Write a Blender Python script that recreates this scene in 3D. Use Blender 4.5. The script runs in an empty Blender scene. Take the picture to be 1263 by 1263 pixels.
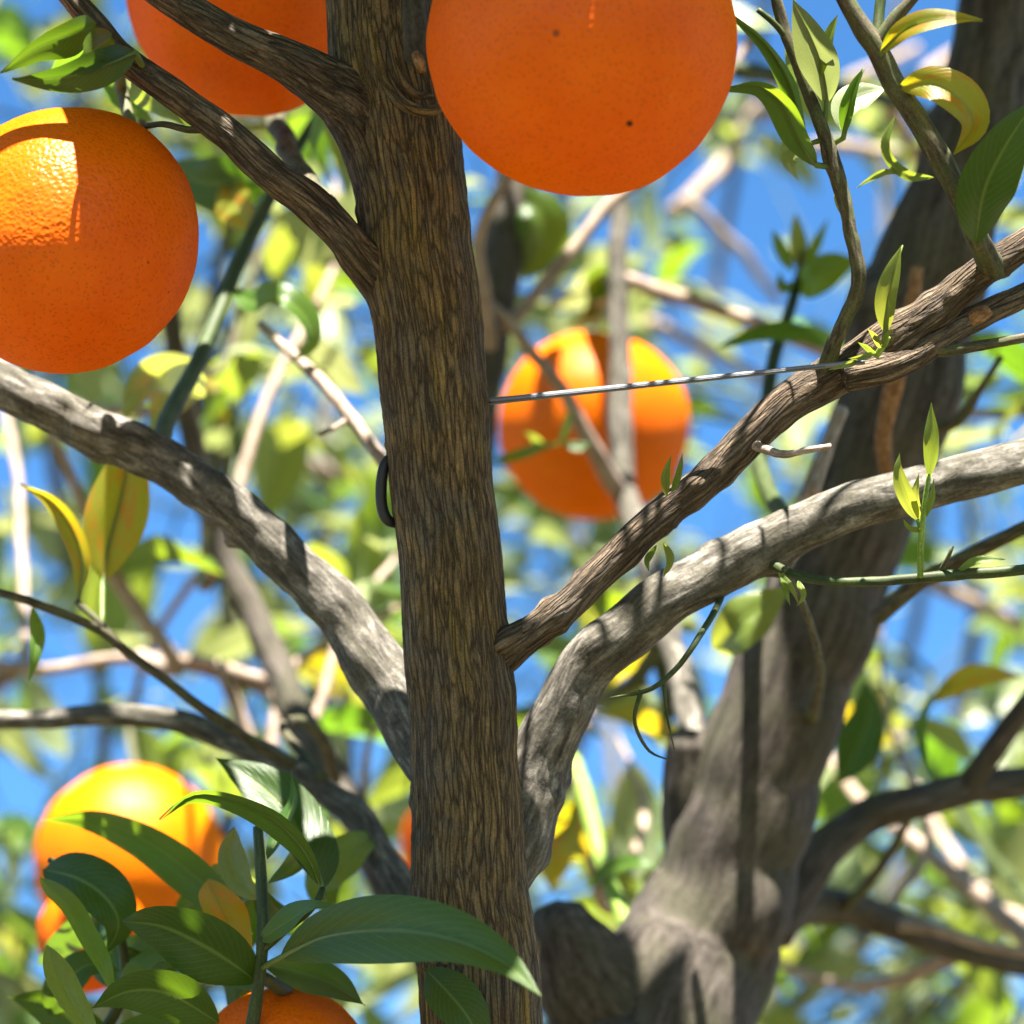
import bpy, math, random
import numpy as np
from mathutils import Vector, Matrix

random.seed(11)
RNG = np.random.default_rng(11)
scene = bpy.context.scene
COL = scene.collection

# ------------------------------------------------------------------ camera
PITCH, ROLL, CAM_Z, FOCUS = 20.0, 2.96, 1.55, 0.90
WID = 0.3158                      # frame width in metres at 1 m distance
cam_d = bpy.data.cameras.new('camera')
cam = bpy.data.objects.new('camera', cam_d)
COL.objects.link(cam)
cam_d.sensor_width = 36.0
cam_d.lens = 36.0 / WID
cam_d.clip_start = 0.05
cam_d.clip_end = 2000.0
cam_d.dof.use_dof = True
cam_d.dof.focus_distance = 0.878
cam_d.dof.aperture_fstop = 10.5
cam_d.dof.aperture_blades = 0
CM = (Matrix.Translation((0, 0, CAM_Z)) @ Matrix.Rotation(math.radians(90 + PITCH), 4, 'X')
      @ Matrix.Rotation(math.radians(-ROLL), 4, 'Z'))
cam.matrix_world = CM
scene.camera = cam
CR = np.array(CM.to_3x3())
CO = np.array(CM.translation)
RIGHT, UP, BACK = CR[:, 0], CR[:, 1], CR[:, 2]
PXM = WID / 1263.0                # metres per photo pixel at 1 m


def P(px, py, d):
    """a photo pixel at a distance d (metres along the view axis) -> a point of the place"""
    return CO + CR @ np.array([(px - 631.5) * PXM * d, -(py - 631.5) * PXM * d, -d])


def to_px(p):
    q = CR.T @ (np.asarray(p) - CO)
    d = -q[2]
    return q[0] / (PXM * d) + 631.5, -q[1] / (PXM * d) + 631.5, d


# ------------------------------------------------------------------ sky, sun, exposure
SUN_EL, SUN_AZ = 65.0, 166.0      # azimuth clockwise from +Y (the view direction)
sun_vec = np.array([math.cos(math.radians(SUN_EL)) * math.sin(math.radians(SUN_AZ)),
                    math.cos(math.radians(SUN_EL)) * math.cos(math.radians(SUN_AZ)),
                    math.sin(math.radians(SUN_EL))])
world = bpy.data.worlds.new('World')
scene.world = world
world.use_nodes = True
wn = world.node_tree
wn.nodes.clear()
sky = wn.nodes.new('ShaderNodeTexSky')
sky.sky_type = 'NISHITA'
sky.sun_disc = False
sky.sun_elevation = math.radians(SUN_EL)
sky.sun_rotation = math.radians(SUN_AZ)
sky.altitude = 3000
sky.air_density = 1.0
sky.dust_density = 0.0
sky.ozone_density = 10.0
bg = wn.nodes.new('ShaderNodeBackground')
bg.inputs['Strength'].default_value = 0.052
wo = wn.nodes.new('ShaderNodeOutputWorld')
hsv = wn.nodes.new('ShaderNodeHueSaturation')       # clear dry air: a slightly purer blue
hsv.inputs['Saturation'].default_value = 1.08
hsv.inputs['Value'].default_value = 1.0
hsv.inputs['Hue'].default_value = 0.492
wn.links.new(sky.outputs[0], hsv.inputs['Color'])
wn.links.new(hsv.outputs[0], bg.inputs['Color'])
wn.links.new(bg.outputs[0], wo.inputs['Surface'])

sun_d = bpy.data.lights.new('sun', 'SUN')
sun_d.energy = 5.0
sun_d.angle = math.radians(0.53)
sun_d.color = (1.0, 0.95, 0.86)
sun = bpy.data.objects.new('sun', sun_d)
COL.objects.link(sun)
sun.location = (0, 0, 6)
sun.rotation_euler = Vector(sun_vec).to_track_quat('Z', 'Y').to_euler()

scene.view_settings.view_transform = 'Standard'
scene.view_settings.look = 'None'
scene.view_settings.gamma = 1.0
scene.view_settings.exposure = 2.6
scene.view_settings.use_curve_mapping = False
scene.render.engine = 'CYCLES'
scene.cycles.max_bounces = 5
scene.cycles.diffuse_bounces = 3
scene.cycles.glossy_bounces = 2
scene.cycles.transmission_bounces = 3
scene.cycles.caustics_reflective = False
scene.cycles.caustics_refractive = False


# ------------------------------------------------------------------ noise
_perm = np.arange(256)
np.random.default_rng(5).shuffle(_perm)
_perm = np.concatenate([_perm, _perm, _perm])
_g = np.random.default_rng(6).normal(size=(256, 3))
_g /= np.linalg.norm(_g, axis=1)[:, None]


def perlin(p):
    p = np.asarray(p, float)
    i = np.floor(p).astype(int)
    f = p - i
    i &= 255
    u = f * f * f * (f * (f * 6 - 15) + 10)
    out = 0
    for dx in (0, 1):
        for dy in (0, 1):
            for dz in (0, 1):
                h = _perm[_perm[_perm[i[:, 0] + dx] + i[:, 1] + dy] + i[:, 2] + dz]
                g = _g[h]
                dot = g[:, 0] * (f[:, 0] - dx) + g[:, 1] * (f[:, 1] - dy) + g[:, 2] * (f[:, 2] - dz)
                w = ((u[:, 0] if dx else 1 - u[:, 0]) * (u[:, 1] if dy else 1 - u[:, 1])
                     * (u[:, 2] if dz else 1 - u[:, 2]))
                out = out + w * dot
    return out * 1.6


# ------------------------------------------------------------------ materials
class NT:
    def __init__(self, name):
        self.m = bpy.data.materials.new(name)
        self.m.use_nodes = True
        self.t = self.m.node_tree
        self.t.nodes.clear()

    def n(self, kind, **kw):
        nd = self.t.nodes.new('ShaderNode' + kind)
        for k, v in kw.items():
            if k.startswith('i_'):
                key = k[2:]
                key = int(key) if key.isdigit() else key.replace('_', ' ')
                nd.inputs[key].default_value = v
            else:
                setattr(nd, k, v)
        return nd

    def l(self, a, b):
        self.t.links.new(a, b)

    def ramp(self, fac, stops, interp='LINEAR'):
        r = self.n('ValToRGB')
        r.color_ramp.interpolation = interp
        e = r.color_ramp.elements
        while len(e) < len(stops):
            e.new(0.5)
        for el, (pos, c) in zip(e, stops):
            el.position = pos
            el.color = (c, c, c, 1) if np.isscalar(c) else (*c, 1)
        self.l(fac, r.inputs[0])
        return r.outputs[0]

    def math(self, op, a, b=None):
        m = self.n('Math', operation=op)
        for i, x in enumerate((a, b)):
            if x is None:
                continue
            if isinstance(x, (int, float)):
                m.inputs[i].default_value = x
            else:
                self.l(x, m.inputs[i])
        return m.outputs[0]

    def mix(self, fac, a, b, blend='MIX'):
        m = self.n('Mix', data_type='RGBA', blend_type=blend)
        for sock, x in ((m.inputs[0], fac), (m.inputs[6], a), (m.inputs[7], b)):
            if isinstance(x, (int, float)):
                sock.default_value = x
            elif isinstance(x, tuple):
                sock.default_value = (*x, 1)
            else:
                self.l(x, sock)
        return m.outputs[2]


def bark_mat(name, dark, mid, light, fibre=520.0, stretch=0.11, patch=70.0, bump=0.5, bdist=0.0006,
             patch_col=None, patch_amt=0.5, rough=0.85, moss=None, plate=0.0, fissure=0.0, plate_stretch=0.12, spread=0.16):
    k = NT(name)
    at = k.n('Attribute', attribute_name='bark')
    mp = k.n('Mapping')
    mp.inputs['Scale'].default_value = (1, 1, stretch)
    k.l(at.outputs['Vector'], mp.inputs[0])
    n1 = k.n('TexNoise', i_Scale=fibre, i_Detail=5.0, i_Roughness=0.65, i_Distortion=0.6)
    k.l(mp.outputs[0], n1.inputs['Vector'])
    n2 = k.n('TexNoise', i_Scale=patch, i_Detail=4.0, i_Roughness=0.6)
    k.l(at.outputs['Vector'], n2.inputs['Vector'])
    n3 = k.n('TexNoise', i_Scale=fibre * 2.2, i_Detail=3.0, i_Roughness=0.7)
    k.l(at.outputs['Vector'], n3.inputs['Vector'])
    col = k.ramp(n1.outputs['Fac'], [(0.5 - spread, dark), (0.5, mid), (0.5 + spread, light)])
    if patch_col:
        f = k.ramp(n2.outputs['Fac'], [(0.45, 0.0), (0.62, patch_amt)])
        col = k.mix(f, col, patch_col)
    if moss:
        n4 = k.n('TexNoise', i_Scale=patch * 2.3, i_Detail=6.0, i_Roughness=0.7)
        k.l(mp.outputs[0], n4.inputs['Vector'])
        f4 = k.ramp(n4.outputs['Fac'], [(0.53, 0.0), (0.68, 0.75)])
        col = k.mix(f4, col, moss)
    sp = k.ramp(n3.outputs['Fac'], [(0.3, 0.6), (0.6, 1.1)])
    col = k.mix(1.0, col, sp, 'MULTIPLY')
    hx = None
    if plate:
        mq = k.n('Mapping')
        mq.inputs['Scale'].default_value = (1, 1, plate_stretch)
        k.l(at.outputs['Vector'], mq.inputs[0])
        nd = k.n('TexNoise', i_Scale=plate * 0.8, i_Detail=3.0)
        k.l(mq.outputs[0], nd.inputs['Vector'])
        vs = k.n('VectorMath', operation='SCALE')
        vs.inputs[3].default_value = 1.9 / plate
        k.l(nd.outputs['Color'], vs.inputs[0])
        va = k.n('VectorMath', operation='ADD')     # wavy plates
        k.l(mq.outputs[0], va.inputs[0])
        k.l(vs.outputs[0], va.inputs[1])
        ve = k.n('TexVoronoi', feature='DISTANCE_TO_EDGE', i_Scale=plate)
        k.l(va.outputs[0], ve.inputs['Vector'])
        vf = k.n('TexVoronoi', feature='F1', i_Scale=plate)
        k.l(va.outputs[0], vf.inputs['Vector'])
        ed = k.ramp(ve.outputs['Distance'], [(0.0, 1.0 - fissure), (0.16, 1.0)])  # crack shade put into the bark colour, darker at plate edges
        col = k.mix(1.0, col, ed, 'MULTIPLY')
        tone = k.ramp(vf.outputs['Color'], [(0.2, 0.82), (0.8, 1.18)])
        col = k.mix(0.8, col, tone, 'MULTIPLY')
        hx = k.ramp(ve.outputs['Distance'], [(0.0, 0.0), (0.22, 1.0)])
    b = k.n('Bsdf' + 'Principled', i_Roughness=rough)
    b.inputs['Specular IOR Level'].default_value = 0.25
    k.l(col, b.inputs['Base Color'])
    h = k.math('ADD', n1.outputs['Fac'], k.math('MULTIPLY', n3.outputs['Fac'], 0.35))
    if hx is not None:
        h = k.math('ADD', h, k.math('MULTIPLY', hx, 0.8))
    bm = k.n('Bump', i_Strength=bump, i_Distance=bdist)
    k.l(h, bm.inputs['Height'])
    k.l(bm.outputs[0], b.inputs['Normal'])
    o = k.n('OutputMaterial')
    k.l(b.outputs[0], o.inputs[0])
    return k.m


def leaf_mat(name, top_a, top_b, trans_a, trans_b, trans=0.45, rough=0.34, blotch=None, spec=0.5):
    k = NT(name)
    oi = k.n('ObjectInfo')
    ge = k.n('NewGeometry')
    rnd = k.math('FRACT', k.math('ADD', oi.outputs['Random'], ge.outputs['Random Per Island']))
    uv = k.n('UVMap')
    sep = k.n('SeparateXYZ')
    k.l(uv.outputs[0], sep.inputs[0])
    u = k.math('ABSOLUTE', k.math('SUBTRACT', sep.outputs[0], 0.5))          # 0 at midrib .. .5 at margin
    rib = k.ramp(u, [(0.012, 1.0), (0.045, 0.0)])
    # side veins: slanted lines running out from the midrib
    ph = k.math('SUBTRACT', k.math('MULTIPLY', sep.outputs[1], 15.0), k.math('MULTIPLY', u, 9.0))
    w = k.math('ABSOLUTE', k.math('SUBTRACT', k.math('FRACT', ph), 0.5))
    vein = k.ramp(w, [(0.0, 1.0), (0.10, 0.0)])
    no = k.n('TexNoise', i_Scale=6.0, i_Detail=4.0)
    tc = k.n('TexCoord')
    k.l(uv.outputs[0], no.inputs['Vector'])
    fine = k.n('TexNoise', i_Scale=160.0, i_Detail=2.0)
    k.l(uv.outputs[0], fine.inputs['Vector'])
    top = k.mix(rnd, top_a, top_b)
    top = k.mix(k.math('MULTIPLY', no.outputs['Fac'], 0.4), top, top_b)
    mo = k.n('TexNoise', i_Scale=34.0, i_Detail=5.0, i_Roughness=0.7)
    k.l(uv.outputs[0], mo.inputs['Vector'])
    top = k.mix(1.0, top, k.ramp(mo.outputs['Fac'], [(0.32, 0.72), (0.66, 1.22)]), 'MULTIPLY')
    sv = k.n('TexVoronoi', feature='F1', i_Scale=17.0)
    k.l(uv.outputs[0], sv.inputs['Vector'])
    spk = k.math('MULTIPLY', k.ramp(sv.outputs['Distance'], [(0.03, 1.0), (0.09, 0.0)]), k.ramp(no.outputs['Fac'], [(0.5, 0.0), (0.58, 0.6)]))
    top = k.mix(spk, top, (0.20, 0.17, 0.05))
    tr = k.mix(rnd, trans_a, trans_b)
    tr = k.mix(spk, tr, (0.12, 0.08, 0.02))
    if blotch:
        nb = k.n('TexNoise', i_Scale=3.2, i_Detail=5.0, i_Roughness=0.7)
        k.l(uv.outputs[0], nb.inputs['Vector'])
        f = k.ramp(nb.outputs['Fac'], [(0.47, 0.0), (0.6, 0.9)])
        top = k.mix(f, top, blotch[0])
        tr = k.mix(f, tr, blotch[1])
    veinf = k.math('MULTIPLY', vein, 0.22)
    top = k.mix(k.math('MAXIMUM', k.math('MULTIPLY', rib, 0.55), veinf), top, (0.22, 0.30, 0.07))
    tr = k.mix(k.math('MULTIPLY', rib, 0.5), tr, (0.16, 0.24, 0.03))
    # the underside of a citrus leaf is paler and matt
    under = k.mix(0.55, top, (0.20, 0.27, 0.13))
    col = k.mix(ge.outputs['Backfacing'], top, under)
    ro = k.math('ADD', k.math('MULTIPLY', ge.outputs['Backfacing'], 0.25), k.math('ADD', k.math('MULTIPLY', no.outputs['Fac'], 0.12), rough - 0.06))
    b = k.n('BsdfPrincipled')
    b.inputs['Specular IOR Level'].default_value = spec
    k.l(col, b.inputs['Base Color'])
    k.l(ro, b.inputs['Roughness'])
    hh = k.math('SUBTRACT', k.math('MULTIPLY', fine.outputs['Fac'], 0.35), k.math('ADD', k.math('MULTIPLY', vein, 0.5), rib))
    bp = k.n('Bump', i_Strength=0.35, i_Distance=0.0004)
    k.l(hh, bp.inputs['Height'])
    k.l(bp.outputs[0], b.inputs['Normal'])
    t = k.n('BsdfTranslucent')
    k.l(tr, t.inputs['Color'])
    ms = k.n('MixShader')
    ms.inputs[0].default_value = trans
    k.l(b.outputs[0], ms.inputs[1])
    k.l(t.outputs[0], ms.inputs[2])
    o = k.n('OutputMaterial')
    k.l(ms.outputs[0], o.inputs[0])
    return k.m


def orange_mat(name, spots=(), hue=0.0):
    k = NT(name)
    tc = k.n('TexCoord')
    vo = k.n('TexVoronoi', feature='SMOOTH_F1', i_Scale=760.0)
    vo.inputs['Smoothness'].default_value = 0.55
    nz = k.n('TexNoise', i_Scale=300.0, i_Detail=2.0)
    k.l(tc.outputs['Object'], nz.inputs['Vector'])
    vm = k.n('VectorMath', operation='ADD')
    sc = k.n('VectorMath', operation='SCALE')
    sc.inputs[3].default_value = 0.0012
    k.l(nz.outputs['Color'], sc.inputs[0])
    k.l(tc.outputs['Object'], vm.inputs[0])
    k.l(sc.outputs[0], vm.inputs[1])
    k.l(vm.outputs[0], vo.inputs['Vector'])
    lo = k.n('TexNoise', i_Scale=38.0, i_Detail=4.0, i_Roughness=0.55)
    k.l(tc.outputs['Object'], lo.inputs['Vector'])
    col = k.ramp(lo.outputs['Fac'], [(0.3, (0.83, 0.116 + hue, 0.0004)), (0.52, (0.90, 0.144 + hue, 0.0005)),
                                     (0.72, (0.93, 0.168 + hue, 0.001))])
    pore = k.ramp(vo.outputs['Distance'], [(0.05, 0.74), (0.38, 1.0)])
    col = k.mix(1.0, col, pore, 'MULTIPLY')
    # scattered pale and brown rind flecks
    fl = k.n('TexVoronoi', feature='F1', i_Scale=95.0)
    k.l(tc.outputs['Object'], fl.inputs['Vector'])
    flm = k.ramp(fl.outputs['Distance'], [(0.035, 1.0), (0.09, 0.0)])
    sel = k.ramp(lo.outputs['Fac'], [(0.50, 0.0), (0.56, 0.55)])
    col = k.mix(k.math('MULTIPLY', flm, sel), col, (0.36, 0.10, 0.012))
    for (pt, r, c, a) in spots:
        dd = k.n('VectorMath', operation='DISTANCE')
        k.l(vm.outputs[0], dd.inputs[0])
        dd.inputs[1].default_value = tuple(pt)
        f = k.ramp(k.math('DIVIDE', dd.outputs['Value'], r), [(0.35, a), (1.0, 0.0)])
        col = k.mix(f, col, c)
    b = k.n('BsdfDiffuse', i_Roughness=0.35)
    gl = k.n('BsdfGlossy', i_Roughness=0.38)
    gl.inputs['Color'].default_value = (1, 1, 1, 1)
    k.l(col, b.inputs['Color'])
    bp = k.n('Bump', i_Strength=0.5, i_Distance=0.0006)
    k.l(vo.outputs['Distance'], bp.inputs['Height'])
    k.l(bp.outputs[0], b.inputs['Normal'])
    k.l(bp.outputs[0], gl.inputs['Normal'])
    mx = k.n('MixShader')
    mx.inputs[0].default_value = 0.016
    k.l(b.outputs[0], mx.inputs[1])
    k.l(gl.outputs[0], mx.inputs[2])
    o = k.n('OutputMaterial')
    k.l(mx.outputs[0], o.inputs[0])
    return k.m


def plain_mat(name, c, rough=0.6, metal=0.0, nscale=400.0, namt=0.25):
    k = NT(name)
    tc = k.n('TexCoord')
    nz = k.n('TexNoise', i_Scale=nscale, i_Detail=4.0)
    k.l(tc.outputs['Object'], nz.inputs['Vector'])
    r = k.ramp(nz.outputs['Fac'], [(0.3, 1.0 - namt), (0.7, 1.0)])
    col = k.mix(1.0, c, r, 'MULTIPLY')
    b = k.n('BsdfPrincipled', i_Roughness=rough, i_Metallic=metal)
    k.l(col, b.inputs['Base Color'])
    bp = k.n('Bump', i_Strength=0.2, i_Distance=0.0003)
    k.l(nz.outputs['Fac'], bp.inputs['Height'])
    k.l(bp.outputs[0], b.inputs['Normal'])
    o = k.n('OutputMaterial')
    k.l(b.outputs[0], o.inputs[0])
    return k.m


M = {
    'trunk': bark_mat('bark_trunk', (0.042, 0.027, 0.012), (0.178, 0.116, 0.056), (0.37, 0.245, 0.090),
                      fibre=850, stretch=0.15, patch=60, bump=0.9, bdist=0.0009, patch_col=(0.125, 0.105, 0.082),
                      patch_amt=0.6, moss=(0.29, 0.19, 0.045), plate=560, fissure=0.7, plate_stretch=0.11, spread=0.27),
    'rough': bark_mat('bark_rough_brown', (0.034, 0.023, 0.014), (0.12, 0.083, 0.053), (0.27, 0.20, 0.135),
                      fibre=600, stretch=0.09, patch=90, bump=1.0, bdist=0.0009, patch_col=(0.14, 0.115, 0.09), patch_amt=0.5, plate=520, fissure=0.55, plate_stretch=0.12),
    'grey': bark_mat('bark_grey', (0.034, 0.030, 0.024), (0.115, 0.102, 0.083), (0.28, 0.255, 0.215),
                     fibre=420, stretch=0.22, patch=110, bump=0.6, bdist=0.0006, patch_col=(0.070, 0.062, 0.042), patch_amt=0.65),
    'limb': bark_mat('bark_dark_limb', (0.032, 0.026, 0.021), (0.076, 0.062, 0.051), (0.135, 0.114, 0.095),
                     fibre=330, stretch=0.16, patch=55, bump=0.7, bdist=0.0009, patch_col=(0.065, 0.065, 0.032), patch_amt=0.5),
    'twig': bark_mat('bark_twig', (0.030, 0.026, 0.016), (0.085, 0.072, 0.044), (0.17, 0.14, 0.09),
                     fibre=800, stretch=0.15, patch=160, bump=0.6, bdist=0.0004, patch_col=(0.10, 0.12, 0.045), patch_amt=0.6),
    'green': bark_mat('bark_green_twig', (0.020, 0.032, 0.010), (0.042, 0.065, 0.017), (0.08, 0.105, 0.032),
                      fibre=700, stretch=0.12, patch=200, bump=0.3, bdist=0.0003, patch_col=(0.07, 0.07, 0.03), patch_amt=0.4, rough=0.55),
    'young': bark_mat('young_stem', (0.13, 0.22, 0.03), (0.22, 0.33, 0.05), (0.30, 0.42, 0.08),
                      fibre=700, stretch=0.12, patch=200, bump=0.2, bdist=0.0002, rough=0.5),
    'dry': bark_mat('bark_dry_twig', (0.16, 0.11, 0.08), (0.34, 0.25, 0.19), (0.50, 0.40, 0.32),
                    fibre=900, stretch=0.15, patch=200, bump=0.6, bdist=0.0004),
    'wood': bark_mat('cut_wood', (0.14, 0.06, 0.025), (0.28, 0.14, 0.06), (0.42, 0.25, 0.12),
                     fibre=900, stretch=0.5, patch=200, bump=0.6, bdist=0.0005),
    'leaf': leaf_mat('leaf_mature', (0.030, 0.075, 0.012), (0.055, 0.120, 0.016), (0.16, 0.34, 0.012), (0.30, 0.42, 0.014), 0.42),
    'darkleaf': leaf_mat('leaf_dark', (0.028, 0.058, 0.008), (0.046, 0.088, 0.010), (0.09, 0.20, 0.008), (0.17, 0.28, 0.010), 0.32, 0.38, spec=0.35),
    'bright': leaf_mat('leaf_bright', (0.085, 0.14, 0.022), (0.14, 0.19, 0.035), (0.30, 0.40, 0.03), (0.46, 0.46, 0.05), 0.42, 0.28),
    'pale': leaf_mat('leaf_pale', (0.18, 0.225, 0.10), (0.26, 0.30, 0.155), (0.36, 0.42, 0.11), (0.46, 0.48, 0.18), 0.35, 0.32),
    'yellow': leaf_mat('leaf_yellowing', (0.12, 0.15, 0.014), (0.19, 0.19, 0.016), (0.55, 0.52, 0.01), (0.68, 0.56, 0.012), 0.5,
                       blotch=((0.34, 0.14, 0.008), (0.75, 0.36, 0.008))),
    'petiole': plain_mat('petiole', (0.13, 0.19, 0.035), 0.5),
    'calyx': plain_mat('calyx', (0.09, 0.13, 0.03), 0.7),
    'stem': plain_mat('fruit_stem', (0.10, 0.10, 0.045), 0.75),
    'steel': plain_mat('rod_steel', (0.20, 0.205, 0.23), 0.5, 0.3, 900, 0.1),
    'steel_dark': plain_mat('rod_groove', (0.12, 0.125, 0.14), 0.5, 0.9, 900, 0.2),
    'black': plain_mat('black_plastic', (0.012, 0.012, 0.014), 0.55, 0.0, 1500, 0.3),
}


# ------------------------------------------------------------------ object helpers
def set_attr_vec(me, name, arr):
    a = me.attributes.new(name, 'FLOAT_VECTOR', 'POINT')
    a.data.foreach_set('vector', np.asarray(arr, np.float32).ravel())


def make_mesh(name, verts, faces, uvs=None, bark=None, mats=(), matidx=None, smooth=True):
    me = bpy.data.meshes.new(name)
    me.from_pydata([tuple(v) for v in verts], [], [tuple(f) for f in faces])
    if uvs is not None:
        lay = me.uv_layers.new(name='UVMap')
        li = np.empty(len(me.loops), np.int32)
        me.loops.foreach_get('vertex_index', li)
        lay.data.foreach_set('uv', np.asarray(uvs, np.float32)[li].ravel())
    if bark is not None:
        set_attr_vec(me, 'bark', bark)
    for m in mats:
        me.materials.append(m)
    if matidx is not None:
        me.polygons.foreach_set('material_index', np.asarray(matidx, np.int32))
    if smooth:
        me.polygons.foreach_set('use_smooth', np.ones(len(me.polygons), bool))
    me.update()
    return me


def link(name, data, parent=None):
    o = bpy.data.objects.new(name, data)
    COL.objects.link(o)
    if parent is not None:
        o.parent = parent
        o.matrix_parent_inverse = Matrix.Translation(-parent.location)
    return o


def tag(o, label=None, cat=None, group=None, kind=None):
    for k, v in (('label', label), ('category', cat), ('group', group), ('kind', kind)):
        if v:
            o[k] = v
    return o


def empty(name, loc):
    o = bpy.data.objects.new(name, None)
    COL.objects.link(o)
    o.location = tuple(loc)
    o.empty_display_size = 0.02
    return o


def unit(v):
    v = np.asarray(v, float)
    return v / (np.linalg.norm(v) + 1e-12)


def spline(pts, n):
    """Catmull-Rom through rows of pts (any columns), resampled to n rows evenly by length"""
    pts = np.asarray(pts, float)
    if len(pts) == 2:
        pts = np.array([pts[0], pts.mean(0), pts[1]])
    a = np.vstack([2 * pts[0] - pts[1], pts, 2 * pts[-1] - pts[-2]])
    out = []
    for i in range(1, len(a) - 2):
        t = np.linspace(0, 1, 16, endpoint=False)[:, None]
        p0, p1, p2, p3 = a[i - 1], a[i], a[i + 1], a[i + 2]
        out.append(0.5 * (2 * p1 + (p2 - p0) * t + (2 * p0 - 5 * p1 + 4 * p2 - p3) * t ** 2
                          + (3 * p1 - p0 - 3 * p2 + p3) * t ** 3))
    out.append(pts[-1:])
    q = np.vstack(out)
    s = np.concatenate([[0], np.cumsum(np.linalg.norm(np.diff(q[:, :3], axis=0), axis=1))])
    ss = np.linspace(0, s[-1], n)
    return np.column_stack([np.interp(ss, s, q[:, c]) for c in range(q.shape[1])]), ss


def frames(c):
    t = np.gradient(c, axis=0)
    t /= np.linalg.norm(t, axis=1)[:, None] + 1e-12
    n = np.cross(t[0], [0.3, 0.9, 0.2])
    n = unit(n)
    N = [n]
    for i in range(1, len(c)):
        n = n - t[i] * np.dot(n, t[i])
        n = unit(n)
        N.append(n)
    N = np.array(N)
    return t, N, np.cross(t, N)


def px_path(pts):
    """rows (px, py, d, width px) -> rows (x, y, z, radius)"""
    out = []
    for (x, y, d, w) in pts:
        out.append([*P(x, y, d), 0.5 * w * PXM * d])
    return out


_tube_id = [0]


def tube_geo(rows, nrad=16, step=0.004, lump=0.06, ridge=0.0, ridge_f=330.0, ridge_s=0.10, knots=(), cap=True, wander=0.0):
    """rows (x,y,z,r): a bark-covered limb with real ridges and lumps"""
    _tube_id[0] += 1
    off = _tube_id[0] * 3.17
    L = np.sum(np.linalg.norm(np.diff(np.asarray(rows, float)[:, :3], axis=0), axis=1))
    n = max(4, int(L / step) + 2)
    q, s = spline(rows, n)
    c, r = q[:, :3], np.maximum(q[:, 3], 1e-4)
    if wander:
        k = np.column_stack([s * 45 + off, s * 0 + off, s * 0])
        for ax in range(3):
            c[:, ax] += wander * r * perlin(k + 9.1 * ax)
    t, N, B = frames(c)
    th = np.linspace(0, 2 * np.pi, nrad, endpoint=False)
    ct, st = np.cos(th), np.sin(th)
    R = np.repeat(r[:, None], nrad, 1)
    r0 = r.mean()
    bx = (R * ct[None]).ravel()
    by = (R * st[None]).ravel()
    bz = np.repeat(s, nrad)
    bark = np.column_stack([bx + off, by + off * 0.3, bz])
    lo = perlin(np.column_stack([bx / r0 * 0.9 + off, by / r0 * 0.9, bz / r0 * 0.45]))
    rad = R.ravel() * (1 + lump * lo)
    if ridge:
        f = ridge_f
        a = perlin(np.column_stack([bx * f + off, by * f, bz * f * ridge_s]))
        b_ = perlin(np.column_stack([bx * f * 2.1 + 7, by * f * 2.1 + off, bz * f * ridge_s * 2.4]))
        rad = rad + ridge * ((0.5 - np.abs(a)) * 1.3 + 0.5 * b_)
    if isinstance(knots, int):
        rk = random.Random(int(off * 100))
        knots = [(rk.uniform(0, L), rk.uniform(0, 6.28), r0 * rk.uniform(.35, .8), r0 * rk.uniform(.10, .30)) for _ in range(knots)]
    for (ks, kth, kr, kh) in knots:      # along, angle, size, height
        dth = np.abs((np.tile(th, n) - kth + np.pi) % (2 * np.pi) - np.pi) * r0
        dd = np.sqrt((bz - ks) ** 2 + dth ** 2)
        rad = rad + kh * np.exp(-(dd / kr) ** 2)
    dirs = (N[:, None, :] * ct[None, :, None] + B[:, None, :] * st[None, :, None]).reshape(-1, 3)
    v = np.repeat(c, nrad, 0) + dirs * rad[:, None]
    faces = []
    for i in range(n - 1):
        for j in range(nrad):
            k = (j + 1) % nrad
            faces.append((i * nrad + j, i * nrad + k, (i + 1) * nrad + k, (i + 1) * nrad + j))
    if cap:
        v = np.vstack([v, c[0] - t[0] * r[0] * 0.25, c[-1] + t[-1] * r[-1] * 0.3])
        bark = np.vstack([bark, [off, off * .3, s[0]], [off, off * .3, s[-1]]])
        a0, a1 = len(v) - 2, len(v) - 1
        for j in range(nrad):
            k = (j + 1) % nrad
            faces.append((a0, k, j))
            faces.append((a1, (n - 1) * nrad + j, (n - 1) * nrad + k))
    return v, faces, bark


class Geo:
    """several shapes collected into ONE mesh"""
    def __init__(self):
        self.v, self.f, self.b, self.u, self.m, self.k = [], [], [], [], [], 0

    def add(self, v, f, bark=None, uv=None, mat=0):
        v = np.asarray(v)
        self.v.append(v)
        self.f += [tuple(i + self.k for i in q) for q in f]
        self.b.append(np.zeros((len(v), 3)) if bark is None else bark)
        self.u.append(np.zeros((len(v), 2)) if uv is None else uv)
        self.m += [mat] * len(f)
        self.k += len(v)

    def build(self, name, mats, parent, smooth=True):
        me = make_mesh(name, np.vstack(self.v), self.f, np.vstack(self.u), np.vstack(self.b), mats, self.m, smooth)
        return link(name, me, parent)


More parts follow.
